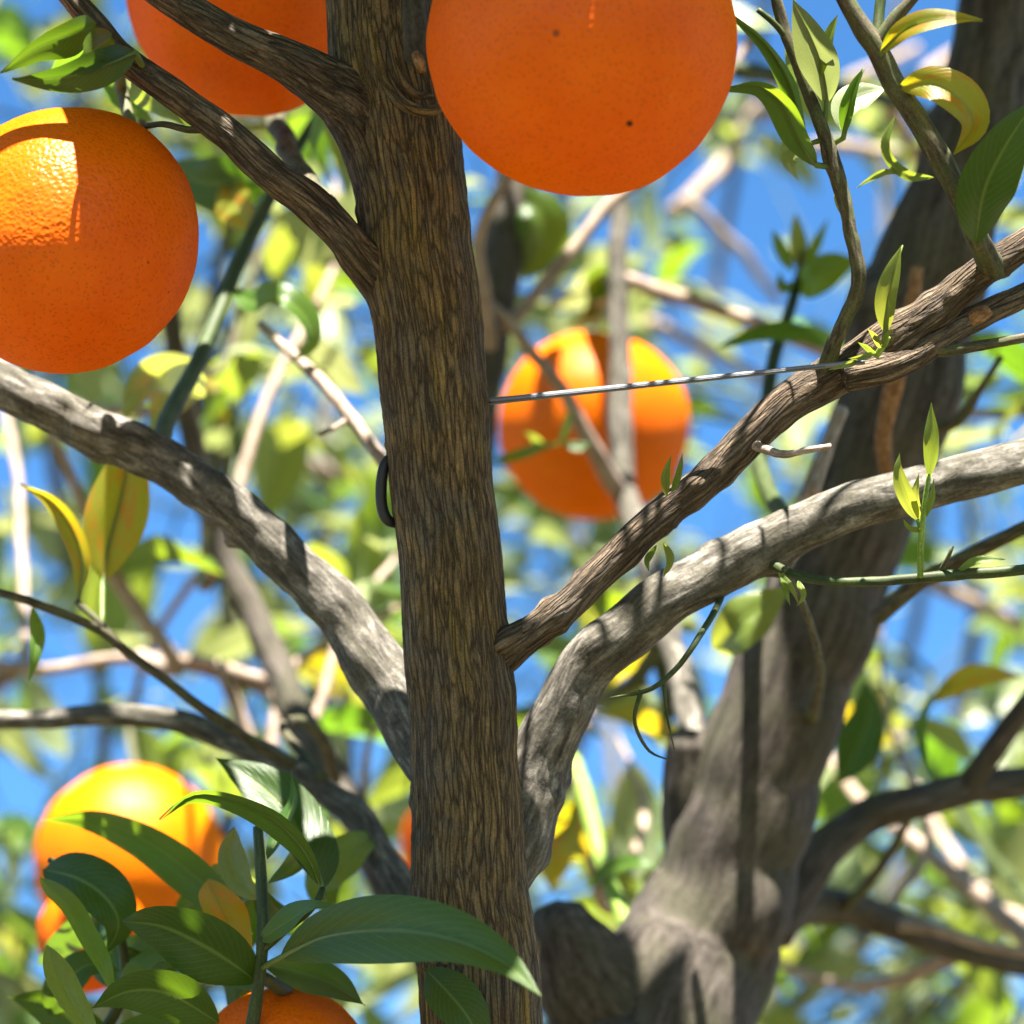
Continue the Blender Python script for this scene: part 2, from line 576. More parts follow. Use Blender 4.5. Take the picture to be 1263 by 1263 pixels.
def limb(name, pts, mat, parent, world=False, label=None, extra=(), **kw):
    rows = pts if world else px_path(pts)
    g = Geo()
    v, f, b = tube_geo(rows, **kw)
    g.add(v, f, b)
    for (r2, kw2) in extra:
        v, f, b = tube_geo(px_path(r2), **kw2)
        g.add(v, f, b)
    o = g.build(name, [M[mat]], parent)
    if label:
        o['label'] = label
    if name in ('trunk', 'branch', 'twig', 'limb') and parent is tree:
        LIMBS.append((o, spline(rows, 60)[0][:, :3]))
    if name in ('pruning_scar', 'cut_stub', 'collar', 'stub'):     # these belong to the limb they sit on
        c0 = np.asarray(rows)[:, :3].mean(0)
        o.parent = min(LIMBS, key=lambda e: np.min(np.linalg.norm(e[1] - c0, axis=1)))[0]
        o.matrix_parent_inverse = Matrix.Identity(4)
    return o


# ------------------------------------------------------------------ leaves
def leaf_profile(t, tip=0.85, base=0.9):
    w = np.sin(np.pi * np.clip(t, 0, 1) ** base) ** 0.86
    w = np.where(t > tip, w * (1 - 0.25 * ((t - tip) / (1 - tip))), w)
    return np.maximum(w, 0.004)


def leaf_geo(mid, side, nrm, w, fold, wave=0.0, phase=0.0, ncol=3):
    n = len(mid)
    t = np.linspace(0, 1, n)
    hw = 0.5 * w * leaf_profile(t)
    us = np.linspace(-1, 1, 2 * ncol + 1)
    V, U = [], []
    cf, sf = math.cos(fold), math.sin(fold)
    for i in range(n):
        for u in us:
            a = abs(u)
            z = hw[i] * (sf * a + 0.10 * math.sin(a * math.pi)) + wave * w * a * a * math.sin(t[i] * 13 + phase + (2.1 if u > 0 else 0))
            V.append(mid[i] + side[i] * (u * hw[i] * cf) + nrm[i] * z)
            U.append((0.5 + u / 2, t[i]))
    m = len(us)
    F = []
    for i in range(n - 1):
        for j in range(m - 1):
            F.append((i * m + j, i * m + j + 1, (i + 1) * m + j + 1, (i + 1) * m + j))
    return np.array(V), F, np.array(U)


LIMBS = []      # (object, centre line) of the near tree, to hang each leaf on its own twig


def near_leaf(parent, pts, w, mat='leaf', twist=15, fold=18, wave=0.03, petiole=None, nseg=22, label=None, name='leaf'):
    """a leaf whose midrib runs base -> tip through rows (px,py,d); w = width in px"""
    mid, _ = spline([P(*p) for p in pts], nseg)
    d = np.mean([p[2] for p in pts])
    t = np.gradient(mid, axis=0)
    t /= np.linalg.norm(t, axis=1)[:, None]
    view = unit(CO - mid.mean(0))
    side = np.cross(t, view)
    side /= np.linalg.norm(side, axis=1)[:, None]
    nr = np.cross(side, t)
    a = math.radians(twist)
    tw = a + math.radians(14) * np.linspace(-1, 1, nseg)
    s2 = side * np.cos(tw)[:, None] + nr * np.sin(tw)[:, None]
    n2 = nr * np.cos(tw)[:, None] - side * np.sin(tw)[:, None]
    g = Geo()
    v, f, uv = leaf_geo(mid, s2, n2, w * PXM * d, math.radians(fold), wave, random.random() * 6, 3)
    g.add(v, f, None, uv, 0)
    pr = 0.0009
    # midrib and petiole
    tail = [] if petiole is None else [P(*p) for p in petiole]
    rows = [[*p, pr] for p in tail] + [[*(m - nn * 0.0005), pr * (1 - 0.8 * i / nseg)] for i, (m, nn) in enumerate(zip(mid, n2)) if i % 3 == 0]
    if tail:
        v, f, b = tube_geo(rows, nrad=6, step=0.005, lump=0)
        g.add(v, f, b, None, 1)
    o = g.build(name, [M[mat], M['petiole']], parent)
    b0 = P(*petiole[0]) if petiole else mid[0]
    host = min(LIMBS, key=lambda e: np.min(np.linalg.norm(e[1] - b0, axis=1)))[0]
    o.parent = host
    o.matrix_parent_inverse = Matrix.Identity(4)
    if label:
        o['label'] = label
    return o


def proto_leaf(k):
    """unit-length leaf along +Y, face up +Z"""
    n = 9
    t = np.linspace(0, 1, n)
    curl = random.uniform(0.15, 0.75)
    y = t * (1 - 0.12 * curl * t)
    z = 0.05 * np.sin(t * 3) - 0.34 * curl * t ** 2
    x = 0.05 * np.sin(t * 4 + k)
    mid = np.column_stack([x, y, z])
    tt = np.gradient(mid, axis=0)
    tt /= np.linalg.norm(tt, axis=1)[:, None]
    side = np.tile([1.0, 0, 0], (n, 1))
    nr = np.cross(side, tt)
    return leaf_geo(mid, side, nr, random.uniform(0.36, 0.46), math.radians(random.uniform(10, 35)), 0.03, k, 2)


PROTO = [proto_leaf(k) for k in range(10)]
_leaf_mesh = {}


def leaf_mesh(k, mat):
    if (k, mat) not in _leaf_mesh:
        v, f, uv = PROTO[k]
        _leaf_mesh[(k, mat)] = make_mesh('leaf', v, f, uv, None, [M[mat]])
    return _leaf_mesh[(k, mat)]


def orient(direction, face):
    """matrix columns for a leaf that points along direction with its upper face towards face"""
    y = unit(direction)
    z = unit(face - y * np.dot(face, y))
    return np.column_stack([np.cross(y, z), y, z])


# ------------------------------------------------------------------ ground
def build_ground():
    k = NT('ground_soil')
    tc = k.n('TexCoord')
    n1 = k.n('TexNoise', i_Scale=1.6, i_Detail=8.0, i_Roughness=0.65)
    k.l(tc.outputs['Object'], n1.inputs['Vector'])
    c = k.ramp(n1.outputs['Fac'], [(0.35, (0.085, 0.062, 0.038)), (0.5, (0.11, 0.083, 0.048)), (0.62, (0.045, 0.065, 0.018))])
    b = k.n('BsdfPrincipled', i_Roughness=0.95)
    k.l(c, b.inputs['Base Color'])
    bp = k.n('Bump', i_Strength=0.6, i_Distance=0.05)
    k.l(n1.outputs['Fac'], bp.inputs['Height'])
    k.l(bp.outputs[0], b.inputs['Normal'])
    o = k.n('OutputMaterial')
    k.l(b.outputs[0], o.inputs[0])
    xs = np.concatenate([np.linspace(-900, -8, 8), np.linspace(-6, 6, 41), np.linspace(8, 900, 8)])
    n = len(xs)
    X, Y = np.meshgrid(xs, xs)
    z = perlin(np.column_stack([X.ravel() * 0.9, Y.ravel() * 0.9, X.ravel() * 0 + .3])) * 0.035 - 0.02
    v = np.column_stack([X.ravel(), Y.ravel(), z])
    f = [(j * n + i, j * n + i + 1, (j + 1) * n + i + 1, (j + 1) * n + i) for j in range(n - 1) for i in range(n - 1)]
    o2 = link('ground', make_mesh('ground', v, f, mats=[k.m]))
    tag(o2, 'bare brown orchard soil with patches of grass', 'ground', kind='structure')


build_ground()

# ------------------------------------------------------------------ the near orange tree
D = FOCUS
fork = P(640, 1720, 0.99)
base = np.array([fork[0] + 0.05, fork[1] + 0.16, -0.02])
tree = empty('orange_tree', base)
tag(tree, 'sharp near orange tree with upright brown trunk and forking grey branches', 'tree',
    'orange trees in the grove')

# main stem from the ground to the fork
limb('main_stem', [[*base, 0.075], [*(base + [0.01, -0.01, 0.12]), 0.058], [*(base * .65 + fork * .35), 0.050],
                   [*(base * .3 + fork * .7), 0.045], [*fork, 0.034]], 'limb', tree, world=True, nrad=28, step=0.012, lump=0.08,
     ridge=0.0015, ridge_f=120)

# upright trunk
limb('trunk', [(640, 1760, .99, 190), (620, 1500, .94, 160), (596, 1300, D, 150), (588, 1180, D, 146), (580, 1060, D, 140), (573, 930, D, 133),
               (565, 820, D, 131), (555, 700, D, 128), (546, 600, D, 128), (537, 500, D, 130), (528, 420, D, 132),
               (518, 340, D, 136), (507, 240, D, 136), (494, 160, D, 146), (480, 90, D, 150), (474, 20, D, 140),
               (470, -60, D, 134), (462, -250, .888, 120), (470, -600, .862, 100), (500, -1000, .84, 60)],
     'trunk', tree, nrad=180, step=0.0010, lump=0.05, ridge=0.00034, ridge_f=820, ridge_s=0.16, wander=0.05,
     knots=[(random.Random(k).uniform(.1, .75), random.Random(k + 500).uniform(0, 6.28), random.Random(k + 900).uniform(.0010, .0042), random.Random(k + 300).uniform(.0003, .0011)) for k in range(150)],
     label='upright brown trunk with ochre streaked fibrous bark')

# branches that leave it
limb('branch', [(470, 190, D, 90), (438, 130, .893, 84), (395, 100, .888, 66), (345, 72, .884, 52), (290, 46, .88, 44), (220, 5, .875, 40),
                (120, -60, .87, 34), (0, -130, .87, 28)], 'rough', tree, nrad=40, step=0.002, lump=0.06, ridge=0.0004,
     label='dark branch forking off the top of the trunk')
limb('branch', [(490, 370, D, 60), (452, 326, .893, 54), (425, 292, .888, 46), (385, 255, .885, 44), (345, 222, .882, 42), (295, 178, .88, 40),
                (245, 138, .878, 37), (205, 108, .876, 34), (165, 78, .875, 31), (110, 22, .87, 28), (60, -40, .87, 25), (-20, -150, .87, 20)],
     'rough', tree, nrad=36, step=0.0018, lump=0.10, ridge=0.0006, wander=0.3, label='dark ragged branch leaving the upper trunk')
limb('twig', [(455, 330, .895, 30), (425, 285, .90, 27), (395, 242, .925, 26), (366, 206, .97, 25), (350, 172, 1.02, 25), (340, 140, 1.055, 25), (330, 60, 1.085, 23), (300, -60, 1.09, 21)],
     'twig', tree, nrad=20, step=0.003, lump=0.12, ridge=0.0003, wander=0.4)
limb('twig', [(262, 158, .88, 12), (232, 160, .885, 9), (200, 153, .89, 8), (160, 158, .91, 7), (110, 150, .925, 7)], 'twig', tree, nrad=10, step=0.003)
limb('branch', [(620, 1060, .905, 60), (562, 962, .918, 84), (510, 893, .933, 80), (460, 814, .942, 69), (409, 743, .946, 62), (352, 686, .948, 57),
                (300, 643, .951, 55), (240, 596, .955, 54), (175, 557, .96, 56), (105, 522, .963, 56), (40, 492, .965, 55), (-40, 455, .967, 52),
                (-140, 405, .97, 46)],
     'grey', tree, nrad=56, step=0.0022, lump=0.07, ridge=0.0007, ridge_f=300, ridge_s=0.25, wander=0.2, knots=34,
     label='grey branch with sunlit patches slanting up from the trunk under the large oranges')
limb('branch', [(585, 1140, .905, 70), (626, 1050, .911, 92), (660, 962, .915, 82), (686, 890, 0.914, 72), (722, 826, 0.913, 68), (775, 772, 0.912, 68),
                (840, 728, 0.912, 66), (910, 690, 0.914, 63), (985, 652, 0.916, 60), (1060, 622, 0.918, 57), (1140, 602, 0.921, 55), (1225, 580, 0.924, 56),
                (1330, 545, 0.926, 48), (1450, 500, 0.936, 40)],
     'grey', tree, nrad=60, step=0.0020, lump=0.05, ridge=0.00035, ridge_f=260, ridge_s=0.3, wander=0.16, knots=22,
     label='pale grey branch curving up from the base of the trunk')
limb('branch', [(560, 845, D, 46.5), (606, 815, 0.900, 48.0), (628, 798, 0.898, 48.4), (668, 772, 0.896, 40.9), (730, 716, 0.895, 40.0), (800, 652, 0.895, 40.9), (868, 592, 0.895, 41.9),
                (925, 540, 0.896, 43.7), (968, 497, 0.897, 48.4), (1020, 468, 0.897, 52.1), (1070, 440, 0.897, 52.1), (1120, 402, 0.896, 46.5), (1165, 368, 0.895, 40.9),
                (1215, 332, 0.894, 39.1), (1300, 275, 0.893, 33.5), (1400, 200, 0.892, 27.9)],
     'rough', tree, nrad=48, step=0.0015, lump=0.07, ridge=0.00035, ridge_f=520, ridge_s=0.12, wander=0.3, knots=44,
     label='thin rough brown branch rising from the trunk at mid height')
limb('branch', [(1040, 466, .892, 40), (1100, 448, .894, 38), (1150, 425, .895, 34), (1190, 402, .896, 32), (1235, 375, .897, 30), (1330, 330, .90, 26)],
     'rough', tree, nrad=30, step=0.002, lump=0.1, ridge=0.0005, wander=0.3)
limb('twig', [(1130, 432, .894, 18), (1170, 432, .893, 15), (1222, 424, .892, 13), (1300, 410, .89, 11)], 'twig', tree, nrad=14, step=0.002, lump=0.1)
# sawn stub on the rough branch
limb('cut_stub', [(1185, 404, .8985, 20), (1202, 393, .8945, 22), (1220, 383, .8945, 16)], 'wood', tree, nrad=18, step=0.002, lump=0.1, ridge=.0003)
# bark collar of the rough branch
limb('collar', [(602, 806, .894, 14), (610, 797, .893, 24), (622, 789, .893, 28), (642, 778, .8945, 26), (668, 760, .8985, 14)], 'rough', tree, nrad=20, step=0.001, lump=0.15, ridge=.0004)

# pruning scars
def scar(pts, mat, nrad=20, parent=tree, lump=0.12):
    return limb('pruning_scar', pts, mat, parent, nrad=nrad, step=0.0008, lump=lump, ridge=0.0003)


def scar_ring(cx, cy, d, rx, ry, wid, mat, tilt=0.0):
    pts = []
    for k in range(15):
        a = 2 * math.pi * k / 14
        x, y = rx * math.cos(a), ry * math.sin(a)
        pts.append((cx + x * math.cos(tilt) - y * math.sin(tilt), cy + x * math.sin(tilt) + y * math.cos(tilt), d, wid * (1 + .25 * math.sin(3 * a + cx))))
    return scar(pts, mat)


scar([(455, 5, .888, 16), (459, 40, .886, 18), (466, 78, .8845, 18), (482, 112, .8835, 17), (505, 133, .884, 15), (532, 137, .887, 13), (556, 124, .893, 10)], 'trunk')
scar([(480, 20, .886, 9), (483, 60, .8845, 12), (492, 92, .8835, 13), (508, 114, .884, 11), (534, 120, .888, 9)], 'trunk')
scar([(502, -10, .8915, 46), (505, 30, .890, 50), (509, 65, .8895, 48), (516, 96, .8905, 34)], 'limb', lump=.3)
scar([(512, 66, .8835, 10), (517, 76, .8825, 14), (521, 88, .884, 9)], 'wood')
scar([(656, 908, .9105, 14), (672, 891, .9098, 26), (692, 881, .9105, 16)], 'wood')
scar([(430, 786, .9382, 12), (438, 797, .9380, 18), (447, 814, .9384, 12)], 'wood')

# dark limb behind on the far side
limb('limb', [(640, 1760, 1.0, 230), (740, 1420, 1.07, 250), (818, 1260, 1.09, 222), (862, 1170, 1.10, 186), (893, 1090, 1.10, 168), (922, 1005, 1.10, 160), (949, 920, 1.10, 154), (985, 820, 1.10, 150),
              (1030, 710, 1.10, 148), (1070, 600, 1.10, 143), (1105, 490, 1.10, 138), (1135, 390, 1.10, 130), (1165, 290, 1.10, 120), (1195, 190, 1.11, 112),
              (1225, 60, 1.12, 108), (1270, -150, 1.14, 95), (1330, -420, 1.17, 70)],
     'limb', tree, nrad=72, step=0.003, lump=0.06, ridge=0.0008, ridge_f=180, ridge_s=0.16, wander=0.1, knots=26,
     label='thick dark grey limb leaning away behind the pale branch')
limb('limb', [(850, 1300, 1.1, 150), (775, 1260, 1.085, 150), (722, 1205, 1.075, 130), (695, 1150, 1.07, 92), (688, 1118, 1.07, 56)], 'limb', tree, nrad=40, step=0.004, lump=0.15, ridge=.001,
     ridge_f=160)
limb('stub', [(905, 1200, 1.12, 100), (878, 1090, 1.108, 96), (860, 1005, 1.104, 86), (853, 945, 1.102, 70), (853, 908, 1.10, 58)], 'limb', tree, nrad=36, step=0.003, lump=0.08, ridge=.0006,
     label='short cut stub on the dark limb')
limb('branch', [(856, 960, 1.10, 40), (852, 890, 1.125, 36), (835, 815, 1.18, 31), (808, 725, 1.22, 30), (785, 650, 1.25, 30), (768, 590, 1.27, 30), (764, 520, 1.28, 30),
                (765, 440, 1.29, 27), (762, 350, 1.30, 25), (764, 270, 1.31, 23), (772, 190, 1.32, 20), (790, 60, 1.34, 18), (820, -120, 1.36, 14)],
     'grey', tree, nrad=20, step=0.005, lump=0.10, ridge=.0004, wander=.3)
limb('twig', [(766, 605, 1.265, 26), (742, 572, 1.25, 22), (715, 520, 1.24, 19), (688, 475, 1.235, 17), (655, 432, 1.23, 16), (632, 402, 1.23, 15), (600, 372, 1.23, 14)], 'dry', tree, nrad=16, step=0.004, lump=.12, wander=.3)
limb('twig', [(610, 410, 1.235, 16), (640, 388, 1.235, 16), (680, 340, 1.24, 17), (715, 298, 1.245, 16), (750, 252, 1.25, 15), (800, 215, 1.255, 14), (860, 150, 1.26, 13), (930, 40, 1.28, 10)],
     'dry', tree, nrad=16, step=0.004, lump=.12, wander=.3)
limb('branch', [(640, 1200, 1.14, 60), (575, 960, 1.19, 56), (568, 700, 1.22, 52), (582, 540, 1.23, 50), (600, 430, 1.24, 52), (617, 330, 1.25, 54), (634, 240, 1.26, 52), (650, 130, 1.27, 46), (680, -60, 1.29, 38), (720, -300, 1.32, 28)],
     'limb', tree, nrad=30, step=0.005, lump=.1, ridge=.0006, wander=.2, label='grey upright branch half hidden behind the trunk')
limb('twig', [(606, 440, 1.235, 20), (596, 360, 1.22, 17), (590, 300, 1.215, 15), (604, 255, 1.21, 14), (640, 190, 1.21, 12), (650, 60, 1.22, 10)], 'dry', tree, nrad=14, step=0.004, lump=.1, wander=.3)
limb('branch', [(950, 1150, 1.13, 60), (992, 1080, 1.14, 54), (1020, 1042, 1.145, 48), (1065, 1012, 1.15, 44), (1120, 990, 1.15, 42), (1180, 975, 1.155, 40), (1250, 966, 1.16, 38), (1350, 950, 1.17, 32)],
     'limb', tree, nrad=28, step=0.004, lump=.1, ridge=.0005, wander=.2)
limb('twig', [(1190, 975, 1.155, 32), (1222, 930, 1.15, 30), (1258, 880, 1.145, 28), (1330, 790, 1.14, 22)], 'limb', tree, nrad=18, step=0.004, lump=.1)
limb('branch', [(930, 1160, 1.15, 60), (985, 1120, 1.19, 48), (1050, 1120, 1.21, 42), (1115, 1145, 1.22, 38), (1180, 1168, 1.23, 36), (1262, 1190, 1.24, 30), (1380, 1215, 1.26, 26)],
     'limb', tree, nrad=24, step=0.005, lump=.1, ridge=.0005)
limb('twig', [(1110, 1140, 1.2, 16), (1160, 1148, 1.195, 15), (1215, 1166, 1.19, 14), (1290, 1180, 1.19, 12)], 'dry', tree, nrad=12, step=.005, lump=.1)
limb('twig', [(1040, 1120, 1.2, 14), (1070, 1090, 1.19, 14), (1098, 1052, 1.18, 13), (1120, 1010, 1.17, 11)], 'twig', tree, nrad=12, step=.005, lump=.1)
# lower left branches
limb('branch', [(540, 1190, 1.0, 44), (500, 1105, 1.01, 40), (465, 1040, 1.02, 36), (420, 992, 1.03, 34), (355, 950, 1.04, 31), (285, 912, 1.05, 29), (205, 888, 1.055, 27),
                (125, 880, 1.06, 25), (45, 886, 1.065, 23), (-60, 890, 1.07, 20)], 'grey', tree, nrad=28, step=.003, lump=.12, ridge=.0005, wander=.4,
     label='thin grey branch with sunlit patches sweeping out above the lower oranges')
limb('branch', [(500, 1130, 1.16, 48), (440, 1010, 1.19, 44), (392, 930, 1.21, 40), (352, 850, 1.23, 37), (318, 770, 1.25, 34), (275, 680, 1.265, 31), (245, 590, 1.26, 28), (228, 490, 1.25, 25), (212, 400, 1.24, 22), (200, 300, 1.23, 20), (170, 120, 1.21, 16)],
     'limb', tree, nrad=22, step=.005, lump=.12, ridge=.0005, wander=.3)
limb('twig', [(372, 948, 1.04, 16), (310, 915, 1.02, 14), (250, 872, 1.0, 13), (180, 822, .99, 12), (112, 772, .98, 12), (40, 744, .97, 11), (-40, 720, .965, 9)], 'twig', tree, nrad=14, step=.003, lump=.1, wander=.4)
limb('twig', [(150, 798, .985, 9), (125, 770, .985, 9), (95, 742, .99, 8)], 'twig', tree, nrad=10, step=.003, lump=.1)
limb('twig', [(400, 960, 1.03, 14), (350, 900, 1.06, 12), (375, 890, 1.08, 14), (400, 915, 1.1, 16), (412, 960, 1.13, 18)], 'twig', tree, nrad=12, step=.004, lump=.1)
limb('twig', [(500, 600, 1.02, 18), (465, 556, 1.03, 17), (430, 512, 1.04, 17), (398, 472, 1.05, 16), (368, 443, 1.06, 14), (320, 400, 1.08, 11)], 'dry', tree, nrad=14, step=.004, lump=.15, wander=.4)
limb('twig', [(432, 515, 1.04, 9), (412, 528, 1.035, 8), (394, 535, 1.03, 6)], 'dry', tree, nrad=8, step=.003, lump=.1)
limb('twig', [(195, 560, .965, 24), (210, 510, 1.0, 23), (245, 445, 1.04, 21), (282, 355, 1.07, 19), (312, 285, 1.09, 18), (345, 220, 1.1, 16), (400, 120, 1.12, 12), (420, 0, 1.14, 9)], 'green', tree, nrad=16, step=.004, lump=.08, wander=.2)
limb('twig', [(-30, 820, 1.3, 14), (60, 825, 1.3, 14), (150, 812, 1.3, 14), (240, 815, 1.3, 14), (330, 840, 1.27, 15)], 'dry', tree, nrad=12, step=.005, lump=.1, wander=.4)
# upper right twigs
limb('twig', [(1016, 464, .897, 30), (1024, 440, .891, 22), (1038, 402, .885, 18), (1056, 360, .881, 18), (1058, 330, .88, 17), (1050, 285, .88, 16), (1042, 245, .88, 17), (1028, 200, .88, 20),
              (1018, 165, .88, 17), (1000, 122, .88, 16), (984, 85, .88, 15), (970, 45, .88, 15), (958, 0, .88, 14), (940, -80, .88, 12)],
     'twig', tree, nrad=22, step=.0012, lump=.16, wander=.45, ridge=.0002, label='thin knobbly twig standing up from the rough brown branch')
limb('twig', [(975, 55, .88, 9), (958, 32, .878, 8), (935, 12, .876, 7)], 'green', tree, nrad=10, step=.002)
limb('twig', [(1222, 330, .8935, 34), (1208, 300, .878, 29), (1190, 252, .862, 28), (1160, 192, .856, 28), (1132, 148, .855, 27), (1100, 100, .854, 27), (1078, 58, .853, 26), (1050, 12, .852, 22), (1010, -60, .85, 18)],
     'twig', tree, nrad=26, step=.0016, lump=.12, wander=.25, ridge=.0002, label='olive brown twig with yellowing leaves')
limb('twig', [(1080, 62, .853, 20), (1098, 30, .852, 17), (1128, -5, .851, 14), (1180, -70, .85, 11)], 'twig', tree, nrad=14, step=.002, lump=.1)
limb('twig', [(1080, 60, .853, 16), (1084, 20, .856, 14), (1090, -40, .858, 11)], 'green', tree, nrad=14, step=.002, lump=.1)
# green twig under the pale branch
limb('twig', [(935, 676, .914, 15), (962, 702, .909, 13), (1020, 716, .894, 12), (1080, 717, .892, 12), (1130, 713, .891, 13), (1185, 709, .89, 14), (1245, 704, .89, 14), (1340, 695, .89, 11)], 'green', tree, nrad=14, step=.002, lump=.1, wander=.3)
limb('twig', [(1085, 760, 1.02, 22), (1125, 725, 1.0, 21), (1170, 700, .99, 20), (1240, 662, .98, 18), (1330, 620, .97, 14)], 'twig', tree, nrad=14, step=.003, lump=.1, wander=.3)
limb('twig', [(1160, 705, .891, 7), (1168, 690, .889, 6), (1175, 674, .888, 4)], 'twig', tree, nrad=8, step=.002)
limb('twig', [(968, 702, .905, 9), (998, 765, .95, 10), (1012, 830, 1.02, 11), (1000, 884, 1.083, 22)], 'twig', tree, nrad=10, step=.003)
limb('twig', [(1135, 712, .889, 8), (1136, 670, .886, 8), (1140, 625, .884, 7), (1146, 585, .884, 6)], 'young', tree, nrad=10, step=.0015, lump=.1)
limb('twig', [(1138, 660, .886, 7), (1132, 640, .885, 6)], 'young', tree, nrad=8, step=.0015)
limb('twig', [(922, 548, .896, 13), (962, 560, .879, 9), (1000, 555, .87, 8), (1024, 551, .867, 7)], 'dry', tree, nrad=12, step=.001, lump=.25, wander=.6, ridge=.0002)
limb('twig', [(1095, 415, .883, 9), (1090, 425, .884, 9), (1080, 440, .886, 8)], 'young', tree, nrad=8, step=.0015)
limb('twig', [(897, 697, .914, 12), (888, 738, .911, 9), (862, 785, .89, 8), (835, 822, .888, 7), (800, 850, .887, 6), (752, 861, .89, 2)], 'green', tree, nrad=10, step=.002, wander=.4)
limb('twig', [(790, 852, .888, 7), (783, 890, .89, 5), (800, 925, .895, 4), (826, 938, .90, 1.5)], 'green', tree, nrad=8, step=.002, wander=.4)
limb('twig', [(818, 838, .888, 6), (822, 880, .89, 4), (832, 925, .90, 1.5)], 'green', tree, nrad=8, step=.002, wander=.4)
limb('twig', [(705, 930, 1.22, 20), (722, 985, 1.2, 22), (740, 1055, 1.18, 22), (768, 1130, 1.15, 20), (800, 1200, 1.12, 18)], 'young', tree, nrad=12, step=.004)
limb('twig', [(945, 500, 1.12, 18), (955, 440, 1.13, 17), (972, 390, 1.14, 15), (986, 340, 1.15, 12), (990, 310, 1.15, 8)], 'green', tree, nrad=12, step=.004)
limb('twig', [(985, 660, 1.0, 20), (955, 620, 1.05, 22), (938, 575, 1.09, 22), (940, 540, 1.11, 20), (945, 498, 1.12, 18)], 'green', tree, nrad=12, step=.004)
limb('twig', [(1098, 610, 1.045, 18), (1090, 540, 1.04, 22), (1104, 470, 1.035, 24), (1120, 400, 1.03, 20), (1132, 330, 1.03, 16)], 'wood', tree, nrad=14, step=.004, lump=.15)
limb('twig', [(1000, 612, 1.0, 20), (1018, 560, 1.01, 18), (1038, 505, 1.02, 18)], 'dry', tree, nrad=14, step=.004, lump=.15)
limb('twig', [(1150, 530, 1.07, 22), (1185, 515, 1.06, 16), (1215, 470, 1.05, 8), (1235, 440, 1.045, 8)], 'twig', tree, nrad=12, step=.004, lump=.15)
# stalks of the lower left leaf cluster
limb('twig', [(300, 1330, .90, 20), (318, 1220, .90, 16), (324, 1150, .90, 15), (322, 1080, .905, 14), (318, 1020, .91, 12)], 'green', tree, nrad=14, step=.003, lump=.1)
limb('twig', [(322, 1175, .90, 9), (350, 1150, .895, 9), (385, 1120, .89, 9), (398, 1096, .895, 8)], 'green', tree, nrad=10, step=.003)
limb('twig', [(110, 1300, .97, 16), (150, 1230, .96, 14), (150, 1160, .95, 12), (120, 1090, .95, 9), (60, 1060, .95, 8)], 'green', tree, nrad=10, step=.004)
limb('twig', [(300, 1330, .90, 20), (200, 1340, .93, 20), (110, 1300, .97, 18)], 'green', tree, nrad=10, step=.005)
limb('twig', [(300, 1330, .90, 22), (400, 1450, .93, 26), (560, 1560, .95, 32)], 'green', tree, nrad=10, step=.006)

# limbs of the crown above the frame
limb('branch', [(462, -250, .888, 70), (560, -330, .89, 52), (700, -380, .87, 42), (860, -420, .86, 34), (1100, -500, .86, 24)], 'rough', tree, nrad=20, step=.006, lump=.1, ridge=.0005)
limb('branch', [(460, -300, .885, 70), (380, -345, .885, 52), (315, -385, .91, 44), (260, -430, .98, 38), (120, -470, 1.05, 32), (-150, -560, 1.1, 20)], 'rough', tree, nrad=20, step=.006, lump=.1, ridge=.0005)
limb('branch', [(470, -500, .868, 60), (620, -600, .88, 48), (780, -700, 1.05, 38), (1000, -820, 1.35, 20)], 'rough', tree, nrad=16, step=.008, lump=.1)
limb('branch', [(470, -560, .865, 60), (330, -640, .87, 48), (190, -740, 1.0, 38), (-50, -850, 1.35, 20)], 'rough', tree, nrad=16, step=.008, lump=.1)

# ------------------------------------------------------------------ leaves one can tell apart on the near tree
NL = lambda *a, **k: near_leaf(tree, *a, **k)
# lower left cluster
NL([(345, 1182, .885), (400, 1156, .866), (480, 1148, .845), (560, 1160, .824), (625, 1190, .806), (668, 1229, .795)], 90, 'darkleaf', 12, 14, .02, [(322, 1195, .90)], 30,
   label='long glossy green leaf crossing the foot of the trunk')
NL([(396, 1094, .895), (376, 1050, .89), (336, 1010, .885), (280, 984, .88), (235, 982, .88), (198, 1012, .88)], 44, 'leaf', 50, 15, .02, [(400, 1110, .894)])
NL([(397, 1096, .91), (378, 1045, .93), (350, 998, .94), (312, 962, .945), (266, 934, .95)], 84, 'darkleaf', -30, 12)
NL([(312, 1152, .93), (262, 1100, .945), (215, 1060, .95), (165, 1028, .955), (110, 1010, .96), (50, 1012, .96)], 62, 'leaf', 35, 15)
NL([(316, 1212, .905), (292, 1192, .90), (250, 1165, .895), (200, 1142, .895), (150, 1136, .90)], 86, 'darkleaf', 20, 14)
NL([(256, 1085, .93), (276, 1128, .915), (292, 1165, .91), (308, 1206, .905)], 58, 'yellow', 30, 14)
NL([(54, 1072, .945), (96, 1084, .935), (130, 1108, .93), (146, 1140, .93), (130, 1178, .93)], 76, 'darkleaf', 25, 12)
NL([(50, 1082, .93), (84, 1120, .915), (106, 1160, .91), (130, 1200, .91), (146, 1244, .92)], 48, 'leaf', 55, 14)
NL([(270, 1262, .90), (210, 1226, .89), (160, 1222, .885), (112, 1244, .885)], 66, 'darkleaf', 20, 12)
NL([(58, 1165, .90), (74, 1208, .89), (96, 1250, .885), (126, 1300, .88)], 42, 'bright', 30, 14)
NL([(525, 1195, .885), (556, 1228, .875), (580, 1260, .87), (600, 1310, .87)], 62, 'darkleaf', 10, 12)
NL([(320, 1160, .90), (350, 1140, .885), (385, 1120, .87), (415, 1118, .865)], 40, 'leaf', 40, 14)
NL([(322, 1110, .905), (300, 1090, .91), (285, 1050, .92), (290, 1020, .93)], 40, 'bright', 20, 14)
